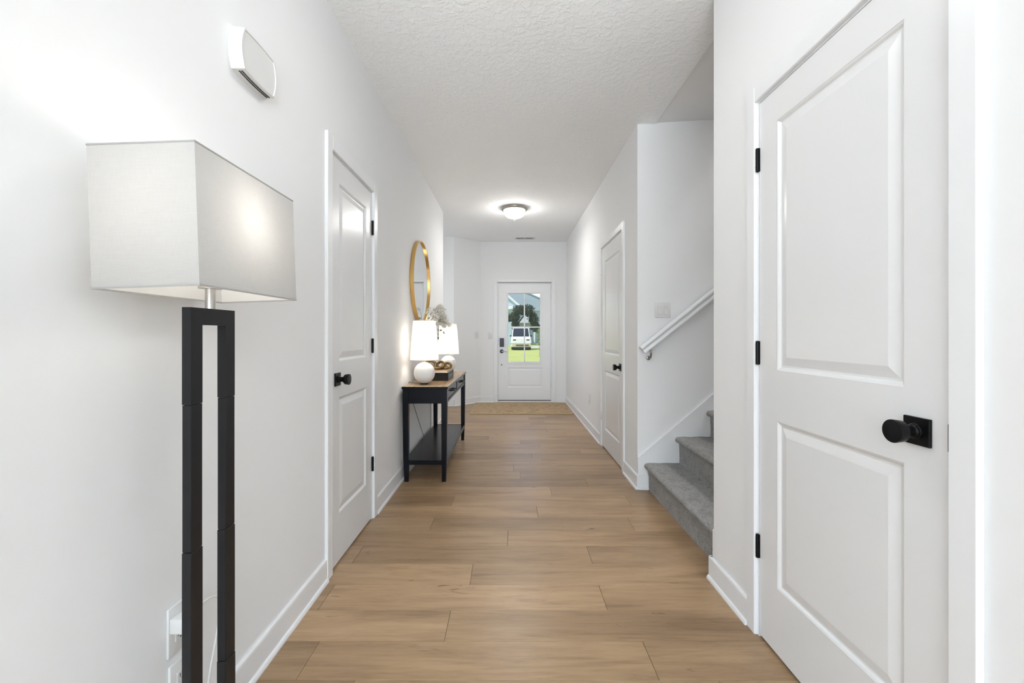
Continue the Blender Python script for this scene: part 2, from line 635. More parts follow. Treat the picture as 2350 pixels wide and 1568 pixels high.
C1 = (2.012, 2.770)        # outer edges of the door casings
C2 = (3.583, 4.534)
C3 = (0.866, 1.712)
C4 = (-0.286, 0.777)
baseboard('baseboard_left', 'white baseboard below the left wall on either side of the narrow door',
          [((XL, C1[0]), (XL, 0.2)), ((XL, YEND), (XL, C1[1]))])
baseboard('baseboard_right', 'white baseboard between the nearest door and the stairs',
          [((XR, C3[1]), (XR, YS0 + 0.028)), ((XR - 0.01, YS0 + 0.0165), (XR + 0.05, YS0 + 0.0165)), ((XR, 0.3), (XR, C3[0]))])
baseboard('baseboard_right.001', 'white baseboard on the hallway wall beyond the stairs, round the second door',
          [((XR, YS1 - 0.0285), (XR, C2[0])), ((XR, C2[1]), (XR, YF))])
bmx = NB()
box(bmx, XR - 0.0115, 1.034, YS1 - 0.0270, YS1 - 0.0120, 0, 0.1075, 0.002)
box(bmx, XR - 0.020, 1.034, YS1 - 0.0372, YS1 - 0.0265, 0, 0.017, 0.004)
st('baseboard_stair', bmx, M_trim, 'short white baseboard return between hallway corner and first step', 'baseboard')
baseboard('baseboard_foyer', 'white baseboard along the angled foyer wall',
          [((-0.508, YF), (-0.914, 6.95)), ((-0.914, 6.95), (-1.98, 6.95))])
baseboard('baseboard_front', 'white baseboard either side of the front door',
          [((C4[0], YF), (-0.508, YF)), ((XR, YF), (C4[1], YF))])

# stair skirt boards
bm = NB()
sl = 0.197 / 0.233
for ya, yb in ((YS1 - 0.0125, YS1 + 0.001), (YS0 - 0.001, YS0 + 0.0125)):
    prism(bm, [(XR, 0), (XR, 0.237), (4.2, 0.237 + sl * (4.2 - XR)), (4.2, sl * (4.2 - XR) - 0.55), (1.75, 0)], 'Y', ya, yb)
st('trim_1', bm, M_trim, 'white skirt boards sloping up beside the carpeted stairs', 'trim')


# door frames: casing legs and head, jamb lining with stop
def door_frame(name, label, fmap, slab, outer, ztop, depth, inner=0.0095):
    t = thing(name, label, 'trim', (0, 0, 0), None, 'structure')
    i0, i1 = slab[0] - inner, slab[1] + inner
    zb = DTOP + 0.010
    for a0, a1 in ((outer[0], i0), (i1, outer[1])):
        b = NB(); box(b, a0, a1, -0.002, 0.015, 0, ztop - 0.0005, 0.003)
        obj('side_casing', b, M_trim, t, fmap=fmap)
    b = NB(); box(b, i0 + 0.0005, i1 - 0.0005, -0.002, 0.0148, zb, ztop, 0.003)
    obj('head_casing', b, M_trim, t, fmap=fmap)
    b = NB()
    box(b, slab[0] - 0.016, slab[0] - 0.003, -depth, 0.0, 0, DTOP + 0.003)
    box(b, slab[1] + 0.003, slab[1] + 0.016, -depth, 0.0, 0, DTOP + 0.003)
    box(b, slab[0] - 0.016, slab[1] + 0.016, -depth, 0.0, DTOP + 0.003, DTOP + 0.016)
    obj('jamb', b, M_trim, t, fmap=fmap)
    b = NB()
    box(b, slab[0] - 0.004, slab[0] + 0.010, -depth, -0.037, 0, DTOP + 0.003)
    box(b, slab[1] - 0.010, slab[1] + 0.004, -depth, -0.037, 0, DTOP + 0.003)
    box(b, slab[0] + 0.010, slab[1] - 0.010, -depth, -0.037, DTOP - 0.010, DTOP + 0.003)
    obj('door_stop', b, M_trim, t, fmap=fmap)
    return t


fm_left = lambda a, d, z: (XL + d, a, z)
fm_right = lambda a, d, z: (XR - d, a, z)
fm_front = lambda a, d, z: (a, YF - d, z)
door_frame('trim_2', 'white casing around the narrow left door', fm_left, D1, C1, 2.122, WT, 0.0115)
door_frame('trim_3', 'white casing around the small door beyond the stairs', fm_right, D2, C2, 2.112, WT)
door_frame('trim_4', 'white casing around the large nearest right door', fm_right, D3, C3, 2.115, WT)
door_frame('trim_5', 'white casing around the glazed front door', fm_front, D4, C4, 2.108, 0.17, 0.016)


def ring_rect(a0, a1, z0, z1, d):
    return [(a0, d, z0), (a1, d, z0), (a1, d, z1), (a0, d, z1)]


def raised_panel(a0, a1, z0, z1):
    """Moulded panel: cove down, narrow flat, slope up to a raised field."""
    b = NB()
    steps = [(0, -0.0005), (0.006, -0.0035), (0.012, -0.0088), (0.018, -0.0092), (0.045, -0.0035), (0.048, -0.0030)]
    rings = [ring_rect(a0 + i, a1 - i, z0 + i, z1 - i, d) for i, d in steps]
    loft(b, rings, cap=False)
    b.faces.new([b.verts.new(p) for p in rings[-1]])
    bmesh.ops.remove_doubles(b, verts=b.verts, dist=1e-5)
    return b


def slab_mesh(a0, a1, z0, z1, holes, d=0.0, thick=0.035):
    """Door leaf: flat face with rectangular holes (each (a0,a1,z0,z1)) on the room side."""
    b = NB()
    As = sorted({a0, a1} | {h[0] for h in holes} | {h[1] for h in holes})
    Zs = sorted({z0, z1} | {h[2] for h in holes} | {h[3] for h in holes})
    V = {}
    def v(a, z):
        if (a, z) not in V:
            V[(a, z)] = b.verts.new((a, d, z))
        return V[(a, z)]
    for i in range(len(As) - 1):
        for j in range(len(Zs) - 1):
            ca, cz = (As[i] + As[i + 1]) / 2, (Zs[j] + Zs[j + 1]) / 2
            if any(h[0] < ca < h[1] and h[2] < cz < h[3] for h in holes):
                continue
            b.faces.new((v(As[i], Zs[j]), v(As[i + 1], Zs[j]), v(As[i + 1], Zs[j + 1]), v(As[i], Zs[j + 1])))
    fr = ring_rect(a0, a1, z0, z1, d)
    bk = ring_rect(a0, a1, z0, z1, d - thick)
    loft(b, [fr, bk], cap=False)
    return b, bk


def hinge_at(parent, m, fmap, a, s, z, d0):
    """Butt hinge with its pin on the room side; s = +1 if the jamb lies at larger a."""
    b = NB()
    lathe(b, [(0.0001, -0.0465), (0.004, -0.0455), (0.0062, -0.044), (0.0062, 0.044), (0.004, 0.0455), (0.0001, 0.0465)],
          (a + s * 0.0015, d0 + 0.0068, z), 'Z', 14)
    for k in range(1, 5):
        zz = z - 0.044 + 0.0176 * k
        lathe(b, [(0.0066, -0.0006), (0.0066, 0.0006)], (a + s * 0.0015, d0 + 0.0068, zz), 'Z', 14)
    box(b, a - 0.0005, a + 0.0025, d0 - 0.02, d0 + 0.0045, z - 0.0445, z + 0.0445)
    box(b, a + s * 0.0030 - 0.0075, a + s * 0.0030 + 0.0075, d0 - 0.002, d0 + 0.0022, z - 0.0445, z + 0.0445)
    return obj('hinge', b, m, parent, 35, fmap=fmap)


def knob_at(parent, fmap, a, z, d0):
    b = NB(); box(b, a - 0.0325, a + 0.0325, d0, d0 + 0.008, z - 0.0325, z + 0.0325, 0.0012)
    rose = obj('rose_plate', b, M_black, parent, fmap=fmap)
    b = NB()
    prof = [(0.0185, 0.008), (0.0185, 0.0115), (0.0168, 0.013), (0.0165, 0.016), (0.013, 0.019), (0.0125, 0.030), (0.0145, 0.034),
            (0.021, 0.038), (0.0250, 0.043), (0.0262, 0.052), (0.0272, 0.0625), (0.0268, 0.0635), (0.0255, 0.0638), (0.0001, 0.0634)]
    lathe(b, [(r, d0 + h) for r, h in prof], (a, 0, z), 'Y', 36)
    obj('door_knob', b, M_black, parent, 30, fmap=fmap)
    return rose


def panel_door(name, label, fmap, base, slab, hinge_side, hinge_mat, knob_z, up, low, hz, margin):
    t = thing(name, label, 'door', base, None, 'structure')
    a0, a1 = slab
    holes = [(a0 + margin, a1 - margin, *up), (a0 + margin, a1 - margin, *low)]
    b, bk = slab_mesh(a0, a1, 0.012, DTOP, holes)
    b.faces.new([b.verts.new(p) for p in bk])
    obj('door_leaf', b, M_door, t, fmap=fmap)
    for h in holes:
        obj('panel', raised_panel(*h), M_door, t, fmap=fmap)
    ha, s = (a0, -1) if hinge_side < 0 else (a1, 1)
    for z in hz:
        hinge_at(t, hinge_mat, fmap, ha, s, z, 0.0)
    ka = (a1 - 0.07) if hinge_side < 0 else (a0 + 0.07)
    knob_at(t, fmap, ka, knob_z, 0.0)
    b = NB()
    le = a1 if hinge_side < 0 else a0
    box(b, le - 0.0015, le + 0.0015, -0.03, 0.0022, knob_z - 0.03, knob_z + 0.03)
    obj('latch_plate', b, M_black, t, fmap=fmap)
    return t


HZ = (1.830, 1.090, 0.348)
panel_door('door_1', 'narrow white two panel door with black knob on the left wall', fm_left, (XL, 2.388, 0), D1, 1, M_black, 0.935,
           (1.024, 1.930), (0.250, 0.842), HZ, 0.100)
panel_door('door_2', 'small white two panel door with pale hinges beyond the stairs', fm_right, (XR, 4.06, 0), D2, 1, M_satin, 0.875,
           (0.968, 1.905), (0.20, 0.80), (1.83, 1.06, 0.32), 0.118)
panel_door('door_3', 'large white two panel door nearest the camera with black knob and hinges', fm_right, (XR, 1.29, 0), D3, 1, M_black, 0.934,
           (1.032, 1.928), (0.247, 0.848), HZ, 0.108)

# front door: half glazed, four lights, one raised panel
t = thing('door_4', 'white half glazed front door with a smart lock at the end of the hallway', 'door', (0.244, YF, 0), None, 'structure')
G = (-0.034, 0.510, 0.694, 1.863)
P4 = (-0.045, 0.557, 0.253, 0.592)
a0, a1 = D4
DD = -0.022
b, bk = slab_mesh(a0, a1, 0.034, 2.032, [G, P4], DD, 0.044)
# back of the leaf with the glazed opening
As, Zs = [a0, G[0], G[1], a1], [0.034, G[2], G[3], 2.032]
for i in range(3):
    for j in range(3):
        if (i, j) != (1, 1):
            b.faces.new([b.verts.new((p, DD - 0.044, q)) for p, q in
                         ((As[i], Zs[j]), (As[i + 1], Zs[j]), (As[i + 1], Zs[j + 1]), (As[i], Zs[j + 1]))])
loft(b, [ring_rect(*G, DD), ring_rect(*G, DD - 0.044)], cap=False)
bmesh.ops.remove_doubles(b, verts=b.verts, dist=1e-5)
obj('door_leaf', b, M_trim, t, fmap=fm_front)
pb = raised_panel(*P4)
for v in pb.verts:
    v.co.y += DD
obj('panel', pb, M_trim, t, fmap=fm_front)
b = NB()
outer = ring_rect(G[0] - 0.042, G[1] + 0.042, G[2] - 0.042, G[3] + 0.042, DD)
rr_ = [outer,
       ring_rect(G[0] - 0.040, G[1] + 0.040, G[2] - 0.040, G[3] + 0.040, DD + 0.010),
       ring_rect(G[0] - 0.012, G[1] + 0.012, G[2] - 0.012, G[3] + 0.012, DD + 0.012),
       ring_rect(G[0], G[1], G[2], G[3], DD + 0.002),
       ring_rect(G[0], G[1], G[2], G[3], DD - 0.020)]
loft(b, rr_, cap=False)
gf = obj('glazing_frame', b, M_trim, t, fmap=fm_front)
mx, mz = 0.243, 1.287
b = NB(); box(b, mx - 0.0105, mx + 0.0105, DD - 0.03, DD + 0.001, G[2], G[3], 0.003)
obj('muntin', b, M_trim, gf, fmap=fm_front)
b = NB(); box(b, G[0], G[1], DD - 0.0295, DD + 0.0005, mz - 0.0115, mz + 0.0115, 0.003)
obj('muntin', b, M_trim, gf, fmap=fm_front)
for (x0, x1) in ((G[0], mx), (mx, G[1])):
    for (z0, z1) in ((G[2], mz), (mz, G[3])):
        b = NB(); box(b, x0, x1, DD - 0.024, DD - 0.020, z0, z1)
        obj('pane', b, M_glass, gf, fmap=fm_front)
for z in (1.80, 1.02, 0.30):
    hinge_at(t, M_satin, fm_front, a1, 1, z, DD + 0.0)
b = NB(); box(b, -0.181, -0.108, DD, DD + 0.026, 0.950, 1.100, 0.008, 2)
kp = obj('keypad_lock', b, M_lock, t, 40, fmap=fm_front); kp['label'] = 'slate grey electronic deadbolt'
b = NB(); box(b, -0.174, -0.115, DD + 0.0262, DD + 0.028, 0.985, 1.09, 0.0008)
obj('keypad_face', b, M_lockface, kp, fmap=fm_front)
b = NB()
lathe(b, [(0.034, DD), (0.034, DD + 0.012), (0.030, DD + 0.016), (0.0135, DD + 0.019), (0.0125, DD + 0.055), (0.0001, DD + 0.056)], (-0.146, 0, 0.872), 'Y', 28)
rs = obj('lever_rose', b, M_lock, t, 35, fmap=fm_front); rs['label'] = 'grey round lever rose'
b = NB()
tube(b, spline([(-0.146, DD + 0.05, 0.872), (-0.115, DD + 0.052, 0.872), (-0.075, DD + 0.05, 0.868), (-0.045, DD + 0.046, 0.866)], 5), 0.0095, 10, 0.006)
obj('lever_handle', b, M_nickel, rs, 60, fmap=fm_front)
b = NB()
lathe(b, [(0.011, DD), (0.011, DD + 0.006), (0.006, DD + 0.009), (0.0001, DD + 0.009)], (-0.147, 0, 0.640), 'Y', 18)
obj('bolt_button', b, M_lock, t, 35, fmap=fm_front)
b = NB(); box(b, a0 - 0.012, a1 + 0.012, -0.10, -0.004, 0.0, 0.024, 0.003)
sill = obj('threshold', b, M_trim, t, fmap=fm_front)
b = NB(); box(b, a0 + 0.002, a1 - 0.002, DD - 0.04, DD + 0.004, 0.022, 0.037)
obj('door_sweep', b, M_dark, t, fmap=fm_front)

# ------------------------------------------------------------------ staircase
S = thing('staircase', 'grey carpeted stairs rising away from the hallway', 'stairs', (1.003, (YS0 + YS1) / 2, 0))


def step_mesh(i):
    xn, zt = 1.003 + 0.233 * i, 0.197 * (i + 1)
    xr = xn + 0.030
    prof = [(xr, zt - 0.197 + (0.0 if i == 0 else -0.004))]
    for k in range(1, 5):
        prof.append((xr + 0.0015 * math.sin(k), zt - 0.197 + 0.155 * k / 4.6))
    prof.append((xr - 0.002, zt - 0.046))
    cx, cz, rad = xn + 0.0215, zt - 0.0215, 0.0215
    for k in range(0, 9):
        a = R(-100 - 170 * k / 8)
        prof.append((cx + rad * math.cos(a), cz + rad * math.sin(a)))
    for k in range(1, 7):
        prof.append((xn + 0.03 + (0.233) * k / 6 + 0.005, zt + 0.0012 * math.sin(2.2 * k)))
    prof.append((prof[-1][0], zt - 0.06))
    b = NB()
    ys = [YS0 + 0.0115 + (YS1 - YS0 - 0.023) * k / 22 for k in range(23)]
    q = random.Random(i)
    rings = []
    for y in ys:
        rings.append([(x + q.uniform(-0.0009, 0.0009), y, z + (q.uniform(-0.0009, 0.0009) if z > 0.01 else 0)) for x, z in prof])
    loft(b, rings, close=False)
    for rg in (rings[0], rings[-1]):
        b.faces.new([b.verts.new(p) for p in rg])
    return b


for i in range(12):
    obj('step', step_mesh(i), M_carpet, S, 60)
b = NB()
box(b, 1.003 + 0.233 * 12 + 0.034, 4.785, YS0 + 0.0135, YS1 - 0.0135, 0.197 * 12 - 0.16, 0.197 * 13)
obj('landing', b, M_carpet, S)

# handrail on the far stair wall
hx0, hz0 = 0.972, 1.045
hd = Vector((1, 0, 0.795)).normalized()
t = thing('handrail', 'white painted wooden handrail climbing the stairwell wall', 'handrail', (hx0, YS1 - 0.06, hz0))
hn = Vector((-hd.z, 0, hd.x))
prof = [(-0.020, -0.030), (0.020, -0.030), (0.021, -0.022), (0.017, -0.014), (0.016, -0.004), (0.024, 0.004), (0.028, 0.014), (0.025, 0.024),
        (0.014, 0.030), (-0.014, 0.030), (-0.025, 0.024), (-0.028, 0.014), (-0.024, 0.004), (-0.016, -0.004), (-0.017, -0.014), (-0.021, -0.022)]
b = NB()
L = 3.6
p0 = Vector((hx0, YS1 - 0.062, hz0))
loft(b, [[p0 + hd * s + Vector((0, q, 0)) + hn * w for q, w in prof] for s in (0, L)])
obj('rail', b, M_trim, t, 30)
for s in (0.060, 1.4, 2.8):
    c = p0 + hd * s - hn * 0.030
    b = NB()
    lathe(b, [(0.016, 0), (0.016, -0.006), (0.009, -0.010), (0.0001, -0.010)], (c.x, YS1, c.z - 0.075), 'Y', 18)
    tube(b, spline([(c.x, YS1 - 0.004, c.z - 0.075), (c.x, YS1 - 0.045, c.z - 0.072), (c.x, YS1 - 0.064, c.z - 0.045), (c.x, YS1 - 0.064, c.z - 0.006)], 5), 0.0065, 10)
    bar = [c + Vector((0, 0.0, 0)) - hd * 0.025 - hn * 0.001, c + hd * 0.03 - hn * 0.001]
    tube(b, bar, 0.0045, 8)
    obj('bracket', b, M_rim, t, 40)

# ------------------------------------------------------------------ wall plates
def wall_plate(name, label, cat, fmap, a, z, gang=1, kind='outlet', group=None, h=0.117, d=0.007):
    x, y, zz = fmap(a, 0, z)
    t = thing(name, label, cat, (x, y, zz), group)
    w = 0.073 if gang == 1 else 0.118
    b = NB(); box(b, a - w / 2, a + w / 2, 0, d, z - h / 2, z + h / 2, 0.0022, 2)
    obj('cover_plate', b, M_plastic, t, 40, fmap=fmap)
    for g in range(gang):
        ga = a + (g - (gang - 1) / 2) * 0.046
        if kind == 'outlet':
            for s in (-1, 1):
                b = NB()
                box(b, ga - 0.0165, ga + 0.0165, d - 0.001, d + 0.0022, z + s * 0.0195 - 0.0135, z + s * 0.0195 + 0.0135, 0.002)
                r_ = obj('receptacle', b, M_plastic, t, fmap=fmap)
                b = NB()
                for e in (-0.0065, 0.0065):
                    box(b, ga + e - 0.001, ga + e + 0.001, d + 0.0018, d + 0.0026, z + s * 0.0195 - 0.002, z + s * 0.0195 + 0.007)
                lathe(b, [(0.0022, d + 0.0018), (0.0022, d + 0.0026)], (ga, 0, z + s * 0.0195 - 0.007), 'Y', 8)
                obj('slot', b, M_dark, r_, fmap=fmap)
        elif kind == 'rocker':
            b = NB()
            box(b, ga - 0.0165, ga + 0.0165, d - 0.001, d + 0.0012, z - 0.0335, z + 0.0335, 0.001)
            r_ = obj('rocker_surround', b, M_plastic, t, fmap=fmap)
            b = NB()
            prism(b, [(d + 0.0005, z - 0.031), (d + 0.0045, z - 0.031), (d + 0.0012, z), (d + 0.0022, z + 0.031), (d + 0.0005, z + 0.031)], 'X', ga - 0.014, ga + 0.014)
            obj('rocker', b, M_plastic, r_, fmap=fmap)
        else:
            b = NB()
            box(b, ga - 0.006, ga + 0.006, d - 0.001, d + 0.001, z - 0.0125, z + 0.0125)
            prism(b, [(d, z - 0.003), (d + 0.011, z + 0.007), (d + 0.011, z + 0.0125), (d, z + 0.008)], 'X', ga - 0.0045, ga + 0.0045)
            obj('toggle', b, M_plastic, t, fmap=fmap)
    return t


fm_stair = lambda a, d, z: (a, YS1 - d, z)
ang = Vector((-0.508 + 0.914, 7.34 - 6.95, 0)).normalized()
angn = Vector((ang.y, -ang.x, 0))
fm_ang = lambda a, d, z: tuple(Vector((-0.914, 6.95, 0)) + ang * a + angn * d + Vector((0, 0, z)))
wall_plate('light_switch', 'double rocker switch plate above the white handrail', 'switch', fm_stair, 1.146, 1.345, 2, 'rocker')
wall_plate('light_switch.001', 'white switch plate beside the front door casing', 'switch', fm_front, -0.340, 1.14, 1, 'toggle')
wall_plate('light_switch.002', 'faint single switch plate on the angled foyer wall', 'switch', fm_ang, 0.475, 1.15, 1, 'toggle')
wall_plate('wall_outlet', 'small white outlet low on the wall beyond the stairs', 'outlet', fm_right, 5.14, 0.391, 1, 'outlet')
wall_plate('wall_outlet.001', 'white outlet behind the floor lamp, with a plug in it', 'outlet', fm_left, 1.121, 0.399, 1, 'outlet', h=0.125)
wall_plate('wall_outlet.002', 'lower white wall plate half hidden behind the floor lamp post', 'outlet', fm_left, 1.126, 0.250, 1, 'outlet', h=0.125)

# ------------------------------------------------------------------ door chime
t = thing('door_chime', 'white plastic door chime box high on the left wall', 'door chime', (XL, 1.42, 2.05))


def bowed(y0, y1, z0, z1, bow, sag, n=10):
    pts = []
    for k in range(n + 1):
        s = k / n
        pts.append((y0 - bow * math.sin(math.pi * s), z1 + (z0 - z1) * s))
    for k in range(1, n):
        s = k / n
        pts.append((y0 + (y1 - y0) * s, z0 - sag * math.sin(math.pi * s)))
    for k in range(n + 1):
        s = k / n
        pts.append((y1 + bow * math.sin(math.pi * s), z0 + (z1 - z0) * s))
    for k in range(1, n):
        s = k / n
        pts.append((y1 + (y0 - y1) * s, z1 + sag * math.sin(math.pi * s)))
    return pts


b = NB()
shape = bowed(1.338, 1.515, 1.990, 2.122, 0.016, 0.004)
cy, cz = 1.4265, 2.056
def inset(f, x):
    return [(x, cy + (y - cy) * (1 - f), cz + (z - cz) * (1 - f)) for y, z in shape]
loft(b, [inset(0, XL), inset(0, XL + 0.012), inset(0.02, XL + 0.013), inset(0.02, XL + 0.0375), inset(0.05, XL + 0.0405), inset(0.09, XL + 0.0405), inset(0.11, XL + 0.0375)])
obj('housing', b, M_plastic, t, 28)
b = NB()
for row in (0.018, 0.026):
    for k in range(22):
        y = 1.352 + 0.149 * k / 21
        zb = 1.990 - 0.004 * math.sin(math.pi * (y - 1.338) / 0.177) + 0.0022
        box(b, XL + row - 0.0022, XL + row + 0.0022, y - 0.0021, y + 0.0021, zb - 0.0026, zb + 0.002)
sp = obj('sound_slots', b, M_dark, t)
sp['kind'] = 'stuff'

# ------------------------------------------------------------------ ceiling fixtures
def ceiling_light(name, label, CL, power):
    t = thing(name, label, 'ceiling light', (CL[0], CL[1], ZC))
    b = NB(); lathe(b, [(0.150, 0.0), (0.162, -0.004), (0.163, -0.018), (0.156, -0.028), (0.146, -0.034), (0.139, -0.034), (0.136, -0.02), (0.0001, -0.02)], (CL[0], CL[1], ZC), 'Z', 48)
    obj('rim', b, M_rim, t, 40)
    b = NB()
    pr = [(0.136, -0.030)] + [(0.136 * math.cos(R(a)) ** 0.75, -0.034 - 0.096 * math.sin(R(a)) ** 0.95) for a in range(0, 90, 9)] + [(0.0001, -0.132)]
    lathe(b, pr, (CL[0], CL[1], ZC), 'Z', 48)
    obj('glass_dome', b, M_dome, t, 60)
    b = NB(); lathe(b, [(0.010, -0.129), (0.014, -0.134), (0.013, -0.140), (0.006, -0.144), (0.007, -0.150), (0.0001, -0.155)], (CL[0], CL[1], ZC), 'Z', 18)
    obj('finial', b, M_rim, t, 50)
    light(name + '_glow', 'AREA', (CL[0], CL[1], ZC - 0.165), (0, 0, 0), power, (1.0, 0.98, 0.95), shape='DISK', size=0.24)
    light(name + '_halo', 'POINT', (CL[0], CL[1], ZC - 0.19), (0, 0, 0), power * 0.5, (1.0, 0.98, 0.95), shadow_soft_size=0.02)


ceiling_light('ceiling_light', 'lit flush mount ceiling light with a frosted dome', (0.052, 5.37), 4.6)
ceiling_light('added_ceiling_light', 'added flush mount ceiling light, unseen overhead nearer the camera', (0.052, 1.60), 1.1)  # unseen fixture added to brighten the near hall

t = thing('ceiling_vent', 'white slotted air vent in the ceiling near the front door', 'vent', (0.236, 7.04, ZC))
vx0, vx1, vy0, vy1 = 0.066, 0.412, 6.955, 7.125
b = NB()
box(b, vx0, vx1, vy0, vy0 + 0.025, ZC - 0.008, ZC + 0.002, 0.002)
box(b, vx0, vx1, vy1 - 0.025, vy1, ZC - 0.008, ZC + 0.002, 0.002)
box(b, vx0, vx0 + 0.03, vy0 + 0.02, vy1 - 0.02, ZC - 0.0078, ZC + 0.002, 0.002)
box(b, vx1 - 0.03, vx1, vy0 + 0.02, vy1 - 0.02, ZC - 0.0078, ZC + 0.002, 0.002)
box(b, 0.232, 0.244, vy0 + 0.02, vy1 - 0.02, ZC - 0.0076, ZC + 0.002)
obj('grille_frame', b, M_plastic, t)
b = NB(); box(b, vx0 + 0.02, vx1 - 0.02, vy0 + 0.015, vy1 - 0.015, ZC - 0.0008, ZC + 0.004)
obj('duct_opening', b, M_dark, t)
first = None
for half in (0, 1):
    for k in range(12):
        x = (0.100 if half == 0 else 0.250) + k * 0.0115
        if first is None:
            b = NB()
            prism(b, [(x, ZC - 0.001), (x + 0.0015, ZC - 0.001), (x + 0.006, ZC - 0.007), (x + 0.0045, ZC - 0.007)], 'Y', vy0 + 0.022, vy1 - 0.022)
            first = obj('slat', b, M_plastic, t)
            fx = x
        else:
            c = first.copy(); COL.objects.link(c); c.parent = t
            c.location = first.location + Vector((x - fx, 0, 0))

# ------------------------------------------------------------------ floor lamp
LX = -0.713
t = thing('floor_lamp', 'tall dark metal floor lamp with a white rectangular linen shade', 'floor lamp', (LX, 1.02, 0))
b = NB(); box(b, LX - 0.085, LX + 0.085, 0.90, 1.145, 0, 0.022, 0.003, 2)
obj('base', b, M_bronze, t)
px0, px1 = -0.723, -0.703
ya0, ya1, yb0, yb1 = 0.945, 0.9807, 1.0596, 1.0955
for (p, q, off) in ((ya0, ya1, 0), (yb0, yb1, 0.012)):
    for j, (z0, z1) in enumerate(((0.022, 0.3525), (0.3535, 0.6775), (0.6785, 1.0035))):
        b = NB(); g = 0.0006 * (2 - j)
        box(b, px0 - g, px1 + g, p - g, q + g, z0, z1, 0.0012)
        obj('post_section', b, M_bronze, t)
b = NB()
for (p, q) in ((ya0, ya1), (yb0, yb1)):
    box(b, px0, px1, p, q, 1.0045, 1.182)
box(b, px0, px1, ya0, yb1, 1.182, 1.2205)
bmesh.ops.remove_doubles(b, verts=b.verts, dist=1e-6)
obj('top_frame', b, M_bronze, t)
YM = 1.0203
b = NB()
lathe(b, [(0.0105, 1.2205), (0.0105, 1.268), (0.0245, 1.2685), (0.0245, 1.274), (0.006, 1.275), (0.006, 1.33), (0.017, 1.331), (0.017, 1.375), (0.013, 1.378), (0.0001, 1.378)], (LX, YM, 0), 'Z', 24)
nk = obj('neck', b, M_nickel, t, 30); nk['label'] = 'brushed nickel neck and socket'
b = NB()
lathe(b, [(0.012, 1.378), (0.016, 1.395), (0.029, 1.425), (0.031, 1.44), (0.027, 1.458), (0.014, 1.470), (0.0001, 1.473)], (LX, YM, 0), 'Z', 20)
obj('bulb', b, M_bulb, t, 60)
sx0, sx1, sy0, sy1, sz0, sz1 = LX - 0.105, LX + 0.105, 0.833, 1.21, 1.2525, 1.5335
b = NB()
def rect(g, z):
    return [(sx0 + g, sy0 + g, z), (sx1 - g, sy0 + g, z), (sx1 - g, sy1 - g, z), (sx0 + g, sy1 - g, z)]
loft(b, [rect(0, sz0), rect(0, sz1)], cap=False)
sh = obj('lamp_shade', b, M_shade, t, at=(LX, YM, (sz0 + sz1) / 2))
sh.rotation_euler = (0, R(-2.0), 0)
for z0, z1 in ((sz0 - 0.001, sz0 + 0.0025), (sz1 - 0.0025, sz1 + 0.001)):
    b = NB()
    loft(b, [rect(-0.0008, z0), rect(-0.0008, z1), rect(0.0008, z1), rect(0.0008, z0), rect(-0.0008, z0)], cap=False)
    hm = obj('shade_hem', b, M_shade, t, at=(LX, YM, (sz0 + sz1) / 2))
    hm.rotation_euler = sh.rotation_euler
b = NB()
for q in (sy0, sy1):
    tube(b, [(LX, YM, sz1 - 0.012), (LX, q + (0.012 if q == sy0 else -0.012), sz1 - 0.012)], 0.0022, 6)
for q in (sx0, sx1):
    tube(b, [(LX, YM, sz1 - 0.012), (q + (0.014 if q == sx0 else -0.014), YM, sz1 - 0.012)], 0.0022, 6)
for s_ in (-1, 1):
    tube(b, spline([(LX, YM + s_ * 0.012, 1.335), (LX, YM + s_ * 0.05, 1.39), (LX, YM + s_ * 0.05, 1.45), (LX, YM, sz1 - 0.012)], 6), 0.0018, 6)
obj('shade_spider', b, M_nickel, t)
b = NB()
box(b, XL + 0.0075, XL + 0.040, 1.085, 1.128, 0.400, 0.438, 0.003, 2)
pl = obj('plug', b, M_plastic, t, 40); pl['label'] = 'white plug in the outlet'
b = NB()
tube(b, spline([(XL + 0.024, 1.126, 0.42), (XL + 0.03, 1.20, 0.424), (XL + 0.04, 1.225, 0.40), (XL + 0.05, 1.20, 0.33), (XL + 0.06, 1.15, 0.22), (XL + 0.06, 1.13, 0.08), (XL + 0.08, 1.12, 0.012), (LX, 1.10, 0.010)], 8), 0.0030, 8)
obj('power_cord', b, M_plastic, t, 60)
light('floor_lamp_glow', 'POINT', (LX, YM, 1.425), (0, 0, 0), 1.05, (1.0, 0.95, 0.88), shadow_soft_size=0.04)

# ------------------------------------------------------------------ round mirror
MY, MZ, MR = 4.10, 1.655, 0.392
t = thing('round_mirror', 'round wall mirror in a thin brushed gold frame', 'mirror', (XL, MY, MZ))
b = NB(); lathe(b, [(MR - 0.016, 0.003), (MR, 0.003), (MR, 0.033), (MR - 0.002, 0.035), (MR - 0.010, 0.035), (MR - 0.012, 0.033), (MR - 0.012, 0.017), (MR - 0.016, 0.017), (MR - 0.016, 0.003)], (XL, MY, MZ), 'X', 96, cap=False)
obj('frame', b, M_gold, t, 40)
b = NB(); lathe(b, [(MR - 0.014, 0.004), (MR - 0.014, 0.019)], (XL, MY, MZ), 'X', 96)
obj('mirror_glass', b, M_mirror, t)

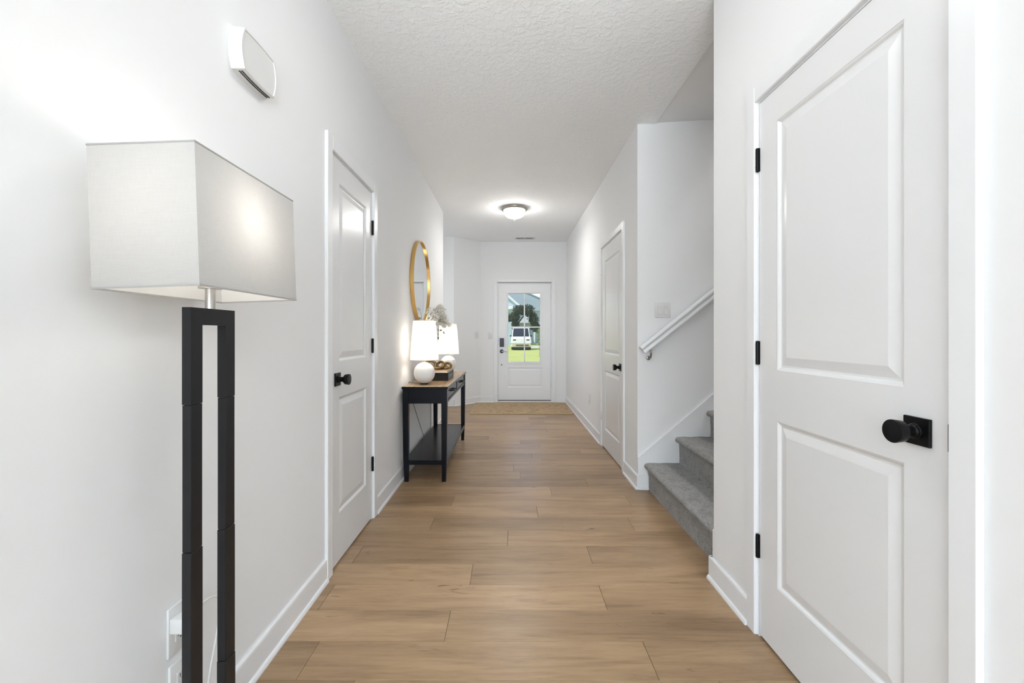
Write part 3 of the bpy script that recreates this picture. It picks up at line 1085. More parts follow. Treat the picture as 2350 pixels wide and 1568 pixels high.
# ------------------------------------------------------------------ console table
TX0, TX1, TY0, TY1 = -0.846, -0.495, 3.365, 4.745
t = thing('console_table', 'dark console table with two drawers and a lower shelf against the wall', 'table', ((TX0 + TX1) / 2, (TY0 + TY1) / 2, 0))
b = NB(); box(b, TX0 - 0.003, TX1 + 0.004, TY0 - 0.008, TY1 + 0.008, 0.738, 0.752, 0.003, 2)
tt = obj('table_top', b, [M_tabletop], t); tt['label'] = 'brown wood top'
b = NB()
for (x0, x1, y0, y1) in ((TX0 - 0.005, TX1 + 0.006, TY0 - 0.010, TY0 + 0.002), (TX0 - 0.005, TX1 + 0.006, TY1 - 0.002, TY1 + 0.010), (TX1 - 0.006, TX1 + 0.006, TY0 + 0.002, TY1 - 0.002)):
    box(b, x0, x1, y0, y1, 0.7315, 0.7505, 0.002)
obj('top_edge', b, M_ebony, tt)


def leg(cx, cy, sx, sy):
    b = NB()
    h0, h1 = 0.0225, 0.0155
    rings = []
    for z, h in ((0, h1), (0.13, 0.0185), (0.175, 0.020), (0.60, h0), (0.738, h0)):
        ox, oy = sx * (h0 - h), sy * (h0 - h)
        rings.append([(cx + ox - h, cy + oy - h, z), (cx + ox + h, cy + oy - h, z), (cx + ox + h, cy + oy + h, z), (cx + ox - h, cy + oy + h, z)])
    loft(b, rings)
    return b


for lx, sx in ((TX0 + 0.0235, 1), (TX1 - 0.0235, -1)):
    for ly, sy in ((TY0 + 0.0235, 1), (TY1 - 0.0235, -1)):
        obj('leg', leg(lx, ly, sx * 0.6, sy * 0.6), M_ebony, t)
for y0 in (TY0 + 0.006, TY1 - 0.026):
    b = NB(); box(b, TX0 + 0.044, TX1 - 0.044, y0, y0 + 0.02, 0.617, 0.738)
    obj('apron', b, M_ebony, t)
b = NB(); box(b, TX0 + 0.006, TX0 + 0.024, TY0 + 0.044, TY1 - 0.044, 0.617, 0.738)
obj('apron', b, M_ebony, t)
b = NB()
box(b, TX1 - 0.028, TX1 - 0.006, TY0 + 0.044, TY1 - 0.044, 0.720, 0.738)
box(b, TX1 - 0.028, TX1 - 0.006, TY0 + 0.044, TY1 - 0.044, 0.617, 0.635)
ym = (TY0 + TY1) / 2
box(b, TX1 - 0.028, TX1 - 0.006, ym - 0.013, ym + 0.013, 0.635, 0.720)
obj('drawer_rail', b, M_ebony, t)
for (p, q) in ((TY0 + 0.047, ym - 0.015), (ym + 0.015, TY1 - 0.047)):
    b = NB()
    box(b, TX1 - 0.030, TX1 - 0.010, p, q, 0.637, 0.718, 0.002)
    box(b, TX0 + 0.06, TX1 - 0.032, p + 0.01, q - 0.01, 0.645, 0.71)
    dr = obj('drawer', b, M_ebony, t)
    c = (p + q) / 2
    b = NB()
    for s in (-1, 1):
        lathe(b, [(0.009, -0.010), (0.009, -0.006), (0.005, -0.004), (0.005, 0.016)], (TX1, c + s * 0.06, 0.684), 'X', 12)
    tube(b, spline([(TX1 + 0.014, c - 0.064, 0.686), (TX1 + 0.019, c - 0.03, 0.677), (TX1 + 0.020, c, 0.674), (TX1 + 0.019, c + 0.03, 0.677), (TX1 + 0.014, c + 0.064, 0.686)], 5), 0.0055, 10)
    obj('handle', b, M_black, dr, 50)
b = NB(); box(b, TX0 + 0.008, TX1 - 0.012, TY0 + 0.012, TY1 - 0.012, 0.150, 0.169, 0.002)
shf = obj('lower_shelf', b, M_ebony, t)
for y0 in (TY0 + 0.007, TY1 - 0.025):
    b = NB(); box(b, TX0 + 0.03, TX1 - 0.03, y0, y0 + 0.018, 0.135, 0.171, 0.002)
    obj('shelf_rail', b, M_ebony, shf)
b = NB(); box(b, TX1 - 0.026, TX1 - 0.008, TY0 + 0.03, TY1 - 0.03, 0.135, 0.171, 0.002)
obj('shelf_rail', b, M_ebony, shf)

# ------------------------------------------------------------------ table lamps
def table_lamp(name, label, x, y, z, cord):
    t = thing(name, label, 'table lamp', (x, y, z), 'white globe table lamps')
    b = NB(); lathe(b, [(0.032, 0.0), (0.034, 0.002), (0.034, 0.006), (0.030, 0.008)], (x, y, z), 'Z', 32)
    obj('foot', b, M_black, t, 40)  # black disc standing in for the dark shadow under the globe
    b = NB()
    pr = [(0.086 * math.cos(R(a)), 0.092 + 0.088 * math.sin(R(a))) for a in range(-66, 87, 6)]
    pr = [(0.03, 0.0085)] + pr
    lathe(b, [(0.0001, 0.007)] + pr, (x, y, z), 'Z', 40)
    obj('globe_base', b, M_ceramic, t, 50)
    b = NB(); lathe(b, [(0.013, 0.178), (0.012, 0.182), (0.0065, 0.184), (0.0065, 0.232), (0.015, 0.234), (0.015, 0.272), (0.0001, 0.274)], (x, y, z), 'Z', 20)
    nk = obj('neck', b, M_brass, t, 35); nk['label'] = 'brass neck'
    b = NB(); lathe(b, [(0.011, 0.274), (0.015, 0.29), (0.028, 0.32), (0.029, 0.335), (0.024, 0.352), (0.012, 0.362), (0.0001, 0.365)], (x, y, z), 'Z', 18)
    obj('bulb', b, M_bulb, t, 60)
    b = NB(); lathe(b, [(0.1165, 0.200), (0.0905, 0.522)], (x, y, z), 'Z', 56, cap=False)
    s = obj('lamp_shade', b, M_shade2, t, 60)
    b = NB()
    lathe(b, [(0.1175, 0.199), (0.1172, 0.204), (0.1158, 0.204), (0.1160, 0.199), (0.1175, 0.199)], (x, y, z), 'Z', 56, cap=False)
    obj('shade_hem', b, M_shade2, s)
    b = NB()
    lathe(b, [(0.0915, 0.523), (0.0918, 0.518), (0.0900, 0.518), (0.0898, 0.523), (0.0915, 0.523)], (x, y, z), 'Z', 56, cap=False)
    obj('shade_hem', b, M_shade2, s)
    b = NB()
    for k in range(3):
        a = R(30 + 120 * k)
        tube(b, [(x, y, z + 0.236), (x + 0.1125 * math.cos(a), y + 0.1125 * math.sin(a), z + 0.245)], 0.0016, 6)
    obj('shade_spider', b, M_brass, t)
    b = NB(); tube(b, spline(cord, 8), 0.0022, 6)
    obj('power_cord', b, M_dark, t, 60)
    light(name + '_glow', 'POINT', (x, y, z + 0.33), (0, 0, 0), 2.2, (1.0, 0.93, 0.83), shadow_soft_size=0.05)


ZT = 0.752
table_lamp('table_lamp', 'white globe table lamp on the near end of the console table', -0.708, 3.54, ZT,
           [(-0.74, 3.56, ZT + 0.004), (-0.80, 3.60, ZT + 0.004), (-0.8565, 3.64, ZT + 0.003), (-0.860, 3.66, 0.72), (-0.861, 3.82, 0.54), (-0.861, 4.26, 0.157), (-0.852, 4.42, 0.02)])
table_lamp('table_lamp.001', 'white globe table lamp on the far end of the console table', -0.669, 4.62, ZT,
           [(-0.70, 4.64, ZT + 0.004), (-0.80, 4.66, ZT + 0.004), (-0.8565, 4.67, ZT + 0.003), (-0.860, 4.68, 0.735)])

# ------------------------------------------------------------------ books and chain on the console
M_bookblack = mat('black_book_cloth', (0.008, 0.0075, 0.007), 0.5, spec=0.25)
M_page = mat('cream_pages', (0.66, 0.60, 0.50), 0.8)
ln(M_page, ramp(M_page, noise(M_page, coord(M_page, (1, 1, 260)), 2, 2), [(0.3, (0.52, 0.46, 0.38)), (0.7, (0.74, 0.68, 0.58))]), bsdf(M_page).inputs['Base Color'])
M_tan = mat('tan_book_cover', (0.55, 0.40, 0.24), 0.6)
M_spine = mat('spine_print', (0.30, 0.31, 0.34), 0.5)
bx0, bx1, by0, by1 = -0.800, -0.548, 3.784, 4.145
z = ZT
t = thing('book', 'thick black book under the tan book on the console table', 'book', (-0.674, 3.965, z))
b = NB()
box(b, bx0, bx1, by0, by1, z, z + 0.005, 0.001)
box(b, bx0, bx1, by0, by1, z + 0.064, z + 0.069, 0.001)
box(b, bx1 - 0.006, bx1, by0, by1, z + 0.005, z + 0.064)
obj('cover', b, M_bookblack, t)
b = NB(); box(b, bx0 + 0.006, bx1 - 0.006, by0 + 0.004, by1 - 0.004, z + 0.005, z + 0.064)
obj('page_block', b, mat('black_pages', (0.014, 0.012, 0.010), 0.6, spec=0.2), t)
b = NB()
for (p, q, r_, s_) in ((0.02, 0.34, 0.010, 0.014), (0.02, 0.34, 0.056, 0.060), (0.02, 0.026, 0.014, 0.056), (0.334, 0.34, 0.014, 0.056)):
    box(b, bx1, bx1 + 0.0008, by0 + p, by0 + q, z + r_, z + s_)
for k in range(5):
    box(b, bx1, bx1 + 0.0008, by0 + 0.06 + 0.05 * k, by0 + 0.085 + 0.05 * k, z + 0.022, z + 0.047)
obj('spine_label', b, M_spine, t)
z2 = z + 0.069
t = thing('book.001', 'thin tan covered book lying on the thick black book', 'book', (-0.674, 3.965, z2))
b = NB()
box(b, bx0 + 0.002, bx1 - 0.004, by0 + 0.002, by1 - 0.012, z2, z2 + 0.0025, 0.0006)
box(b, bx0 + 0.002, bx1 - 0.004, by0 + 0.002, by1 - 0.012, z2 + 0.0175, z2 + 0.020, 0.0006)
obj('cover', b, M_tan, t)
b = NB(); box(b, bx0 + 0.006, bx1 - 0.007, by0 + 0.004, by1 - 0.015, z2 + 0.0025, z2 + 0.0175)
obj('page_block', b, M_page, t)
z3 = z2 + 0.020
t = thing('decorative_chain', 'bronze gold chain of chunky links lying on the tan book', 'ornament', (-0.66, 3.93, z3))
M_chain = mat('aged_gold', (0.30, 0.19, 0.08), 0.32, 0.9)


def link_mesh(c, rx, ry, r, eul):
    b = NB()
    M_ = Euler(eul).to_matrix()
    n = 28
    rings = []
    for i in range(n):
        a = 2 * math.pi * i / n
        ctr = Vector((rx * math.cos(a), ry * math.sin(a), 0))
        rad = Vector((math.cos(a) * ry, math.sin(a) * rx, 0)).normalized()
        rings.append([Vector(c) + M_ @ (ctr + rad * r * math.cos(2 * math.pi * k / 10) + Vector((0, 0, r * math.sin(2 * math.pi * k / 10)))) for k in range(10)])
    rings.append(rings[0])
    loft(b, rings, cap=False)
    bmesh.ops.remove_doubles(b, verts=b.verts, dist=1e-6)
    return b


for (c, rx, ry, r_, e) in (((-0.722, 3.89, z3 + 0.0475), 0.046, 0.034, 0.0125, (R(78), 0, R(20))),
                           ((-0.672, 3.93, z3 + 0.0160), 0.050, 0.033, 0.0130, (0, R(3), R(15))),
                           ((-0.640, 3.93, z3 + 0.0405), 0.038, 0.030, 0.0120, (R(68), R(4), R(-40))),
                           ((-0.605, 3.955, z3 + 0.0150), 0.040, 0.028, 0.0125, (R(3), 0, R(-30))),
                           ((-0.580, 4.010, z3 + 0.0325), 0.030, 0.023, 0.0115, (R(55), R(8), R(30)))):
    obj('link', link_mesh(c, rx, ry, r_, e), M_chain, t, 60)

# ------------------------------------------------------------------ vase of white blossom
VX, VY = -0.785, 4.275
t = thing('flower_vase', 'vase of white blossom branches between the two table lamps', 'vase', (VX, VY, ZT))
M_vase = mat('stone_vase', (0.62, 0.58, 0.52), 0.5)
b = NB(); lathe(b, [(0.030, 0), (0.040, 0.004), (0.046, 0.05), (0.042, 0.11), (0.028, 0.16), (0.020, 0.185), (0.022, 0.20), (0.019, 0.20), (0.017, 0.18), (0.0001, 0.16)], (VX, VY, ZT), 'Z', 28)
obj('vase_body', b, M_vase, t, 50)
M_stem = mat('twig_bark', (0.12, 0.085, 0.045), 0.7)
M_leaf = mat('green_leaf', (0.16, 0.17, 0.08), 0.5)
M_petal = fabric('white_petal', (0.92, 0.90, 0.85), 0.4)
M_bract = mat('olive_bud', (0.34, 0.33, 0.20), 0.6)


def at_px(px, py, Y):           # a photograph point at depth Y, as metres in the hall
    return Vector(((px - 1171) * Y / FPX, Y, EYE + (768 - py) * Y / FPX))


def flower(seedn, size):
    q = random.Random(seedn)
    b = NB()
    for k in range(9):
        a = 2 * math.pi * k / 5 + (0.5 if k >= 5 else 0) + q.uniform(-0.2, 0.2)
        tilt = R(25 if k < 5 else 58) + q.uniform(-0.15, 0.15)
        u = Vector((math.cos(a) * math.cos(tilt), math.sin(a) * math.cos(tilt), math.sin(tilt)))
        s_ = Vector((-math.sin(a), math.cos(a), 0))
        n = u.cross(s_)
        l, w = size * q.uniform(0.85, 1.1) * (1 if k < 5 else 0.75), size * 0.42
        rows = [(0, 0.18, 0), (0.35, 0.8, 0.05), (0.7, 1.0, 0.02), (0.95, 0.55, -0.08), (1.0, 0.1, -0.10)]
        vr = []
        for f, ww, hh in rows:
            vr.append([u * l * f + s_ * w * ww * e + n * (-hh * size - 0.10 * size * abs(e)) for e in (-1, 0, 1)])
        loft(b, vr, close=False)
    return b


stems = [[(VX, VY, ZT + 0.17), at_px(992, 760, 4.25), at_px(1000, 728, 4.2), at_px(1008, 704, 4.18)],
         [(VX, VY, ZT + 0.17), at_px(993, 758, 4.22), at_px(1008, 738, 4.15), at_px(1027, 744, 4.1)],
         [(VX + 0.004, VY, ZT + 0.17), at_px(990, 758, 4.26), at_px(1003, 732, 4.25), at_px(1020, 722, 4.22)],
         [(VX, VY, ZT + 0.17), at_px(985, 756, 4.28), at_px(982, 730, 4.27), at_px(984, 712, 4.25)],
         [(VX, VY, ZT + 0.17), at_px(988, 745, 4.2), at_px(994, 728, 4.12), at_px(993, 718, 4.05)],
         [(VX, VY, ZT + 0.17), at_px(997, 752, 4.2), at_px(1005, 748, 4.1), at_px(1006, 765, 4.08), at_px(1006.5, 780, 4.08)]]
br = []
for s in stems:
    b = NB(); tube(b, spline(s, 6), 0.0030, 6, 0.0013)
    br.append(obj('branch', b, M_stem, t, 60))
spots = [(1008, 704), (1014, 708), (1003, 711), (1011, 715), (1017, 716), (1001, 722), (1008, 724), (1015, 724), (1021, 727), (998, 731),
         (1005, 733), (1013, 733), (1020, 735), (1026, 738), (1009, 740), (1016, 741), (1023, 744), (1029, 745), (1004, 744), (1013, 748),
         (1020, 749), (985, 711), (981, 719), (988, 722), (992, 716), (996, 713), (1005, 707), (1011, 702), (1018, 711), (1013, 720), (1005, 718),
         (1018, 722), (1010, 729), (1016, 730), (1023, 732), (1017, 736), (1010, 736), (1024, 739), (1026, 743), (1012, 744), (1018, 746), (1006, 728)]
protos = []
q = random.Random(11)
for i, (fx_, fy_) in enumerate(spots):
    Y = 4.17 + q.uniform(-0.06, 0.06)
    p = at_px(fx_, fy_, Y)
    if i < 4:
        fb = flower(i, 0.031)
        f = obj('blossom', fb, M_petal, t, 80)
        protos.append(f)
        # the prototype was built round the world origin: re-centre
        for v in f.data.vertices:
            v.co += t.location
    else:
        f = protos[i % 4].copy(); COL.objects.link(f); f.parent = t
    f.location = p - t.location
    f.rotation_euler = (q.uniform(0.3, 1.5), q.uniform(-0.5, 0.9), q.uniform(0, 6))
    s_ = q.uniform(0.75, 1.15)
    f.scale = (s_, s_, s_)
b = NB()
box(b, -0.5, 0.5, -0.5, 0.5, 0, 1)
b.free()


def leaf_mesh(size):
    b = NB()
    rows = [(0, 0.06, 0), (0.3, 0.8, 0.05), (0.6, 0.9, 0.06), (0.85, 0.5, 0.0), (1.0, 0.04, -0.06)]
    loft(b, [[(size * f, size * 0.28 * w * e, size * h - abs(e) * 0.02 * size) for e in (-1, 0, 1)] for f, w, h in rows], close=False)
    return b


lf = None
for i, (lx, ly, Y, e) in enumerate([(990, 727, 4.08, (0.3, -0.4, 0.2)), (1002, 747, 4.1, (0.2, 0.5, 0.6)), (1004, 755, 4.08, (0.6, 1.2, 0.2)), (1015, 757, 4.08, (1.2, 0.3, 2.8)),
                                    (1017, 760, 4.08, (0.9, 1.2, 0.1)), (1005, 764, 4.08, (0.2, 1.3, 1.0)), (1006, 772, 4.08, (0.2, 1.4, 2.0)), (982, 733, 4.25, (0.4, -0.8, 0.5)),
                                    (1007, 735, 4.12, (1.0, -0.3, 1.0)), (1018, 732, 4.14, (0.7, 0.2, 2.0)), (1010, 729, 4.16, (0.7, 0.9, 4.0)), (980, 738, 4.26, (0.5, 0.6, 0.2))]):
    if lf is None:
        lf = obj('leaf', leaf_mesh(0.034), M_leaf, t, 80)
        for v in lf.data.vertices:
            v.co += t.location
        o = lf
    else:
        o = lf.copy(); COL.objects.link(o); o.parent = t
    o.location = at_px(lx, ly, Y) - t.location
    o.rotation_euler = e
b = NB(); tube(b, [at_px(1004, 754, 4.08), at_px(1010, 757, 4.08), at_px(1015, 757, 4.08)], 0.0012, 5)
obj('twig', b, M_stem, t)

# ------------------------------------------------------------------ rug by the front door
M_rug = mat('tan_rug', (0.40, 0.31, 0.20), 0.95, spec=0.1)
_v = coord(M_rug)
_a = noise(M_rug, _v, 5.5, 5, 0.62, 2.2)
_b = noise(M_rug, _v, 160, 2, 0.7)
_c = ramp(M_rug, _a, [(0.34, (0.264, 0.188, 0.118)), (0.45, (0.475, 0.336, 0.198)), (0.58, (0.546, 0.404, 0.251)), (0.7, (0.422, 0.328, 0.251))])
_d = mixc(M_rug, 0.3, _c, ramp(M_rug, _b, [(0.35, (0.282, 0.192, 0.114)), (0.65, (0.616, 0.464, 0.312))]))
ln(M_rug, _d, bsdf(M_rug).inputs['Base Color'])
bump(M_rug, _b, 0.6, 0.004)
M_rugedge = mat('tan_rug_binding', (0.528, 0.384, 0.236), 0.9, spec=0.1)
t = thing('entry_rug', 'tan patterned entry rug lying before the front door', 'rug', (0.165, 6.74, 0))
b = NB(); box(b, -0.572, 0.902, 6.255, 7.225, 0.001, 0.011, 0.002)
obj('rug_pile', b, M_rug, t)
b = NB()
for (x0, x1, y0, y1) in ((-0.590, 0.920, 6.235, 6.257), (-0.590, 0.920, 7.223, 7.245), (-0.590, -0.570, 6.257, 7.223), (0.900, 0.920, 6.257, 7.223)):
    box(b, x0, x1, y0, y1, 0.0005, 0.012, 0.002)
obj('binding', b, M_rugedge, t)

# ------------------------------------------------------------------ beyond the front door
GZ = -0.28
M_lawn = mat('lawn', (0.30, 0.38, 0.10), 0.95, spec=0.1)
_a = noise(M_lawn, coord(M_lawn), 0.6, 4, 0.6)
_b = noise(M_lawn, coord(M_lawn), 14, 3, 0.7)
ln(M_lawn, mixc(M_lawn, 0.35, ramp(M_lawn, _a, [(0.3, (0.33, 0.38, 0.11)), (0.7, (0.46, 0.48, 0.17))]),
               ramp(M_lawn, _b, [(0.3, (0.22, 0.29, 0.06)), (0.7, (0.50, 0.52, 0.20))])), bsdf(M_lawn).inputs['Base Color'])
M_conc = mat('concrete', (0.55, 0.54, 0.51), 0.9)
bump(M_conc, noise(M_conc, coord(M_conc), 40, 3), 0.2, 0.004)
bm = NB(); box(bm, -45, 45, 9.6, 110, GZ - 0.3, GZ)
st('lawn', bm, M_lawn, 'sunlit yellow green lawn seen through the front door glass', 'lawn')
bm = NB(); box(bm, -2.2, 2.4, YF + 0.18, 9.6, GZ, -0.06)
st('porch_slab', bm, M_conc, 'pale concrete porch outside the front door', 'porch')
M_roof = mat('grey_shingle', (0.40, 0.46, 0.50), 0.9)
M_siding = mat('blue_grey_siding', (0.46, 0.57, 0.62), 0.8)
M_siding2 = mat('pale_grey_siding', (0.62, 0.66, 0.69), 0.8)
M_white = mat('white_exterior_trim', (0.82, 0.82, 0.82), 0.6)
bm = NB()
prism(bm, [(YF + 0.18, 2.95), (9.9, 2.72), (9.9, 2.84), (YF + 0.18, 3.4)], 'X', -3.2, 3.4)
st('porch_sunshade', bm, M_white, 'white roof added over the front door, unseen, to keep sun out', 'porch')  # unseen overhang added to block sun from the door glass

# neighbouring house, pale grey, with a broad roof and a small porch gable
def siding(b, x0, x1, y, z0, z1, step=0.28):
    k = z0
    while k < z1 - 0.01:
        e = min(k + step, z1)
        prism(b, [(y, k), (y - 0.03, k), (y - 0.008, e), (y, e)], 'X', x0, x1)
        k += step


HB = thing('grey_house', 'pale grey house with a broad slate roof across the lawn', 'house', (0, 72, GZ))
b = NB(); box(b, -8, 9, 70, 80, GZ, 5.1); siding(b, -8, 9, 70, GZ, 5.1)
obj('wall', b, M_siding2, HB)
b = NB()
prism(b, [(-10.0, 5.0), (9.6, 5.0), (2.3, 8.2), (-6, 8.2)], 'Y', 69.2, 81)
obj('roof', b, M_roof, HB)
b = NB()
tube(b, [(2.2, 69.1, 8.25), (9.7, 69.1, 5.0)], 0.11, 4)
obj('rake_board', b, M_white, HB)
b = NB(); prism(b, [(0.3, 3.0), (4.0, 3.0), (2.2, 5.0)], 'Y', 67.5, 70)
gb = obj('porch_gable', b, M_siding2, HB)
b = NB(); tube(b, [(2.1, 67.4, 5.05), (4.3, 67.4, 2.95)], 0.13, 4); tube(b, [(2.3, 67.4, 5.05), (0.0, 67.4, 2.95)], 0.13, 4)
obj('rake_board', b, M_white, gb)
for x in (0.5, 3.8):
    b = NB(); box(b, x - 0.12, x + 0.12, 67.6, 67.84, GZ, 3.0)
    obj('porch_post', b, M_white, HB)
M_pane = mat('dark_window_glass', (0.10, 0.13, 0.16), 0.1)
for (x0, x1, z0, z1) in ((1.2, 2.6, 0.7, 2.3), (5.0, 6.4, 0.7, 2.3), (-1.6, -0.2, 0.7, 2.3)):
    b = NB(); box(b, x0 - 0.1, x1 + 0.1, 69.9, 69.96, z0 - 0.1, z1 + 0.1)
    f = obj('window', b, M_white, HB)
    b = NB(); box(b, x0, x1, 69.86, 69.91, z0, z1)
    obj('pane', b, M_pane, f)
# blue house to the left with white rake and eave
HA = thing('blue_house', 'blue house gable with white rake boards at the left of the door glass', 'house', (-4, 56, GZ))
b = NB(); box(b, -9, 0.8, 56, 66, GZ, 4.7); siding(b, -9, 0.8, 56, GZ, 4.7)
obj('wall', b, M_siding, HA)
b = NB(); prism(b, [(-9.6, 4.72), (1.1, 4.72), (-4.2, 9.4)], 'Y', 56.05, 66)
obj('gable', b, M_siding, HA)
b = NB()
tube(b, [(1.25, 55.8, 4.85), (-4.2, 55.8, 9.6)], 0.17, 4); tube(b, [(-9.8, 55.8, 4.7), (-4.2, 55.8, 9.6)], 0.17, 4)
obj('rake_board', b, M_white, HA)
b = NB(); box(b, -9.7, 1.2, 55.55, 56.0, 4.45, 4.85)
obj('eave_board', b, M_white, HA)
b = NB(); box(b, -3.0, -1.4, 55.9, 56.0, 0.8, 2.4)
f = obj('window', b, M_white, HA)
b = NB(); box(b, -2.9, -1.5, 55.86, 55.91, 0.9, 2.3)
obj('pane', b, M_pane, f)
bm = NB(); box(bm, 1.9, 9, 46, 52, GZ - 0.05, GZ + 0.02)
st('driveway', bm, M_conc, 'white concrete driveway strip beside the parked car', 'driveway')

# the parked car, seen nose on
CX, CY = 1.02, 42.0
t = thing('parked_car', 'white boxy car parked on the lawn outside the front door', 'car', (CX, CY, GZ))
M_carpaint = mat('white_car_paint', (0.80, 0.80, 0.80), 0.25)
M_tyre = mat('tyre_rubber', (0.02, 0.02, 0.022), 0.8)
M_carglass = mat('windscreen_glass', (0.03, 0.035, 0.045), 0.08)
def xs(w, y, z0, z1):
    return [(CX - w, y, z0), (CX + w, y, z0), (CX + w, y, z0 + 0.5 * (z1 - z0)), (CX + w * 0.94, y, z1), (CX - w * 0.94, y, z1), (CX - w, y, z0 + 0.5 * (z1 - z0))]
g = GZ
b = NB()
loft(b, [xs(0.86, CY - 2.3, g + 0.62, g + 1.05), xs(0.94, CY - 2.1, g + 0.62, g + 1.16), xs(0.95, CY - 1.0, g + 0.62, g + 1.25), xs(0.95, CY + 1.9, g + 0.62, g + 1.26), xs(0.92, CY + 2.3, g + 0.62, g + 1.2)])
obj('body', b, M_carpaint, t, 30)
b = NB()
loft(b, [xs(0.84, CY - 2.28, g + 0.29, g + 0.62), xs(0.93, CY - 2.08, g + 0.29, g + 0.62), xs(0.93, CY + 2.1, g + 0.29, g + 0.62), xs(0.9, CY + 2.28, g + 0.29, g + 0.62)])
sk = obj('lower_body', b, mat('beige_car_paint', (0.62, 0.57, 0.34), 0.4), t, 30); sk['label'] = 'pale yellow lower body'
b = NB(); box(b, CX - 0.80, CX + 0.82, CY - 1.9, CY + 1.9, g + 0.06, g + 0.30)
obj('underbody', b, M_tyre, t)
b = NB()
loft(b, [[(CX - 0.86, CY - 1.1, g + 1.22), (CX + 0.86, CY - 1.1, g + 1.22), (CX + 0.86, CY + 2.1, g + 1.22), (CX - 0.86, CY + 2.1, g + 1.22)],
         [(CX - 0.76, CY - 0.55, g + 2.10), (CX + 0.76, CY - 0.55, g + 2.10), (CX + 0.76, CY + 1.95, g + 2.10), (CX - 0.76, CY + 1.95, g + 2.10)]])
obj('cabin', b, M_carpaint, t, 30)
b = NB()
loft(b, [[(CX - 0.78, CY - 1.10, g + 1.26), (CX + 0.78, CY - 1.10, g + 1.26), (CX + 0.78, CY - 1.0, g + 1.26), (CX - 0.78, CY - 1.0, g + 1.26)],
         [(CX - 0.70, CY - 0.60, g + 2.04), (CX + 0.70, CY - 0.60, g + 2.04), (CX + 0.70, CY - 0.5, g + 2.04), (CX - 0.70, CY - 0.5, g + 2.04)]])
obj('windscreen', b, M_carglass, t)
for s in (-1, 1):
    b = NB(); box(b, CX + s * 0.87 - 0.005, CX + s * 0.87 + 0.01, CY - 0.6, CY + 1.8, g + 1.34, g + 1.85)
    obj('side_window', b, M_carglass, t)
    b = NB(); box(b, CX + s * 0.62 - 0.16, CX + s * 0.62 + 0.16, CY - 2.3, CY - 2.2, g + 0.86, g + 1.0, 0.02)
    obj('headlight', b, M_pane, t)
    b = NB(); box(b, CX + s * 0.98 - 0.07, CX + s * 0.98 + 0.07, CY - 0.95, CY - 0.8, g + 1.24, g + 1.38, 0.02)
    obj('side_mirror', b, M_tyre, t)
    for yy in (-1.45, 1.45):
        b = NB(); lathe(b, [(0.0001, -0.11), (0.2, -0.11), (0.34, -0.10), (0.36, -0.08), (0.36, 0.08), (0.34, 0.10), (0.2, 0.11), (0.0001, 0.11)], (CX + s * 0.80, CY + yy, g + 0.36), 'X', 24)
        obj('wheel', b, M_tyre, t, 40)
b = NB(); box(b, CX - 0.5, CX + 0.7, CY - 2.33, CY - 2.26, g + 0.42, g + 0.50, 0.02)
obj('grille', b, M_tyre, t)
b = NB(); box(b, CX - 0.88, CX + 0.88, CY - 2.42, CY - 2.2, g + 0.10, g + 0.29, 0.04)
obj('bumper', b, M_tyre, t)


# trees and shrub
def leaf_cloud(blobs, n, size, seedn):
    q = random.Random(seedn)
    b = NB()
    for (c, r) in blobs:
        c = Vector(c)
        for _ in range(n):
            while True:
                d = Vector((q.uniform(-1, 1), q.uniform(-1, 1), q.uniform(-1, 1)))
                if 0.25 < d.length < 1:
                    break
            p = c + Vector((d.x * r[0], d.y * r[1], d.z * r[2]))
            E = Euler((q.uniform(0, 3), q.uniform(0, 3), q.uniform(0, 6))).to_matrix()
            s = size * q.uniform(0.6, 1.3)
            b.faces.new([b.verts.new(p + E @ Vector(v)) for v in ((0, 0, 0), (s * 0.5, s * 0.22, 0.03 * s), (s, 0, 0), (s * 0.5, -s * 0.22, 0.03 * s))])
    return b


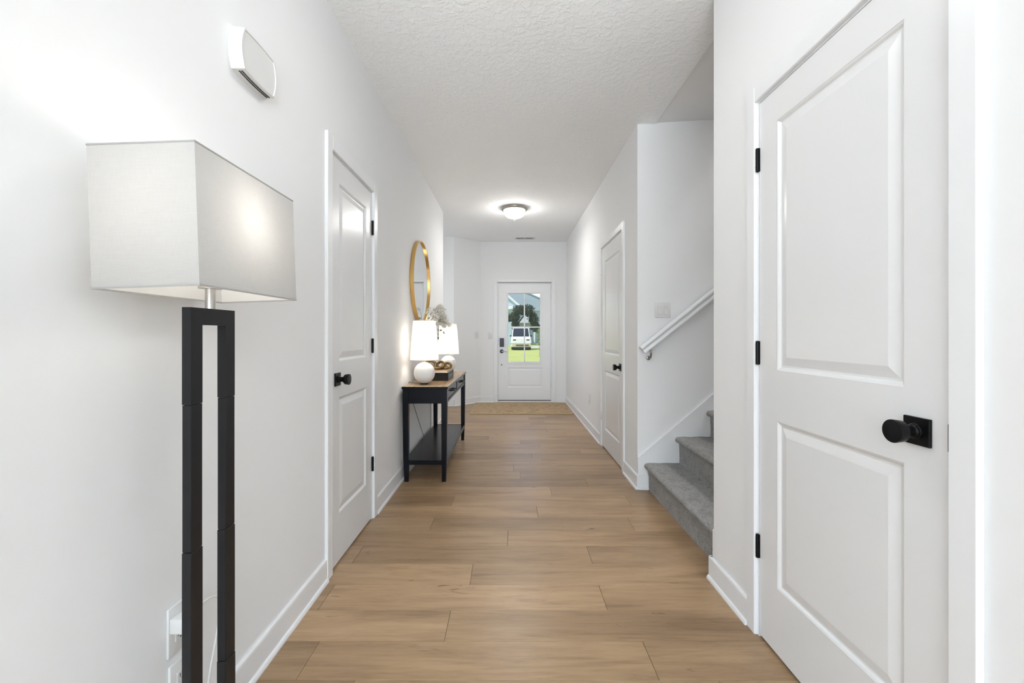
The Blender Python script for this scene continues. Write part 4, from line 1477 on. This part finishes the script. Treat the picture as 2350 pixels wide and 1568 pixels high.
M_oak = mat('dark_foliage', (0.045, 0.075, 0.028), 0.6)
ln(M_oak, ramp(M_oak, noise(M_oak, coord(M_oak), 3, 3), [(0.3, (0.015, 0.026, 0.012)), (0.7, (0.05, 0.075, 0.03))]), bsdf(M_oak).inputs['Base Color'])
M_light_leaf = mat('light_foliage', (0.18, 0.28, 0.07), 0.6)
ln(M_light_leaf, ramp(M_light_leaf, noise(M_light_leaf, coord(M_light_leaf), 4, 3), [(0.3, (0.10, 0.18, 0.05)), (0.7, (0.26, 0.36, 0.12))]), bsdf(M_light_leaf).inputs['Base Color'])
M_bark = mat('tree_bark', (0.07, 0.055, 0.04), 0.9)
T = thing('dark_tree', 'dark leafed young tree standing between the white car and grey house', 'tree', (0.68, 48, GZ))
b = NB(); tube(b, spline([(0.66, 48, GZ), (0.60, 48, 0.9), (0.70, 48, 2.4), (0.62, 48.1, 3.6)], 6), 0.20, 8, 0.10)
tr = obj('trunk', b, M_bark, T, 60)
for (e, m_) in (((1.4, 48.1, 4.1), (0.95, 48, 3.3)), ((-0.2, 48, 3.6), (0.3, 48, 3.0)), ((2.4, 48.2, 3.6), (1.6, 48, 3.3)), ((1.15, 48, 2.0), (0.95, 48, 1.6))):
    b = NB(); tube(b, spline([(0.7, 48, 2.2 if e[2] > 2.5 else 1.2), m_, e], 5), 0.10, 6, 0.03)
    obj('limb', b, M_bark, T, 60)
b = leaf_cloud([((0.40, 48, 3.2), (0.60, 0.7, 0.55)), ((1.1, 48, 4.0), (0.8, 0.8, 0.55)), ((1.9, 48, 3.95), (0.85, 0.8, 0.65)), ((2.6, 48, 3.0), (0.55, 0.6, 0.7)),
                ((-0.05, 48, 3.1), (0.35, 0.4, 0.30)), ((0.55, 48, 2.2), (0.36, 0.4, 0.75)), ((2.85, 48, 2.1), (0.5, 0.5, 0.55)), ((1.1, 48, 1.75), (0.3, 0.3, 0.3))], 620, 0.27, 5)
f = obj('foliage', b, M_oak, T); f['kind'] = 'stuff'
T = thing('leafy_shrub', 'light green shrub at the right edge of the door glass', 'shrub', (1.62, 21, GZ))
b = NB()
for k in range(6):
    tube(b, spline([(1.62 + 0.03 * k, 21, GZ), (1.6 + 0.04 * k, 21, 0.5), (1.50 + 0.12 * k, 21 - 0.05 * k, 1.25)], 5), 0.02, 5, 0.008)
obj('stem', b, M_bark, T, 60)
b = leaf_cloud([((1.56, 21, 0.95), (0.22, 0.3, 0.4)), ((1.66, 21, 0.4), (0.26, 0.3, 0.5)), ((1.5, 21, 1.35), (0.2, 0.25, 0.22))], 200, 0.12, 6)
f = obj('foliage', b, M_light_leaf, T); f['kind'] = 'stuff'
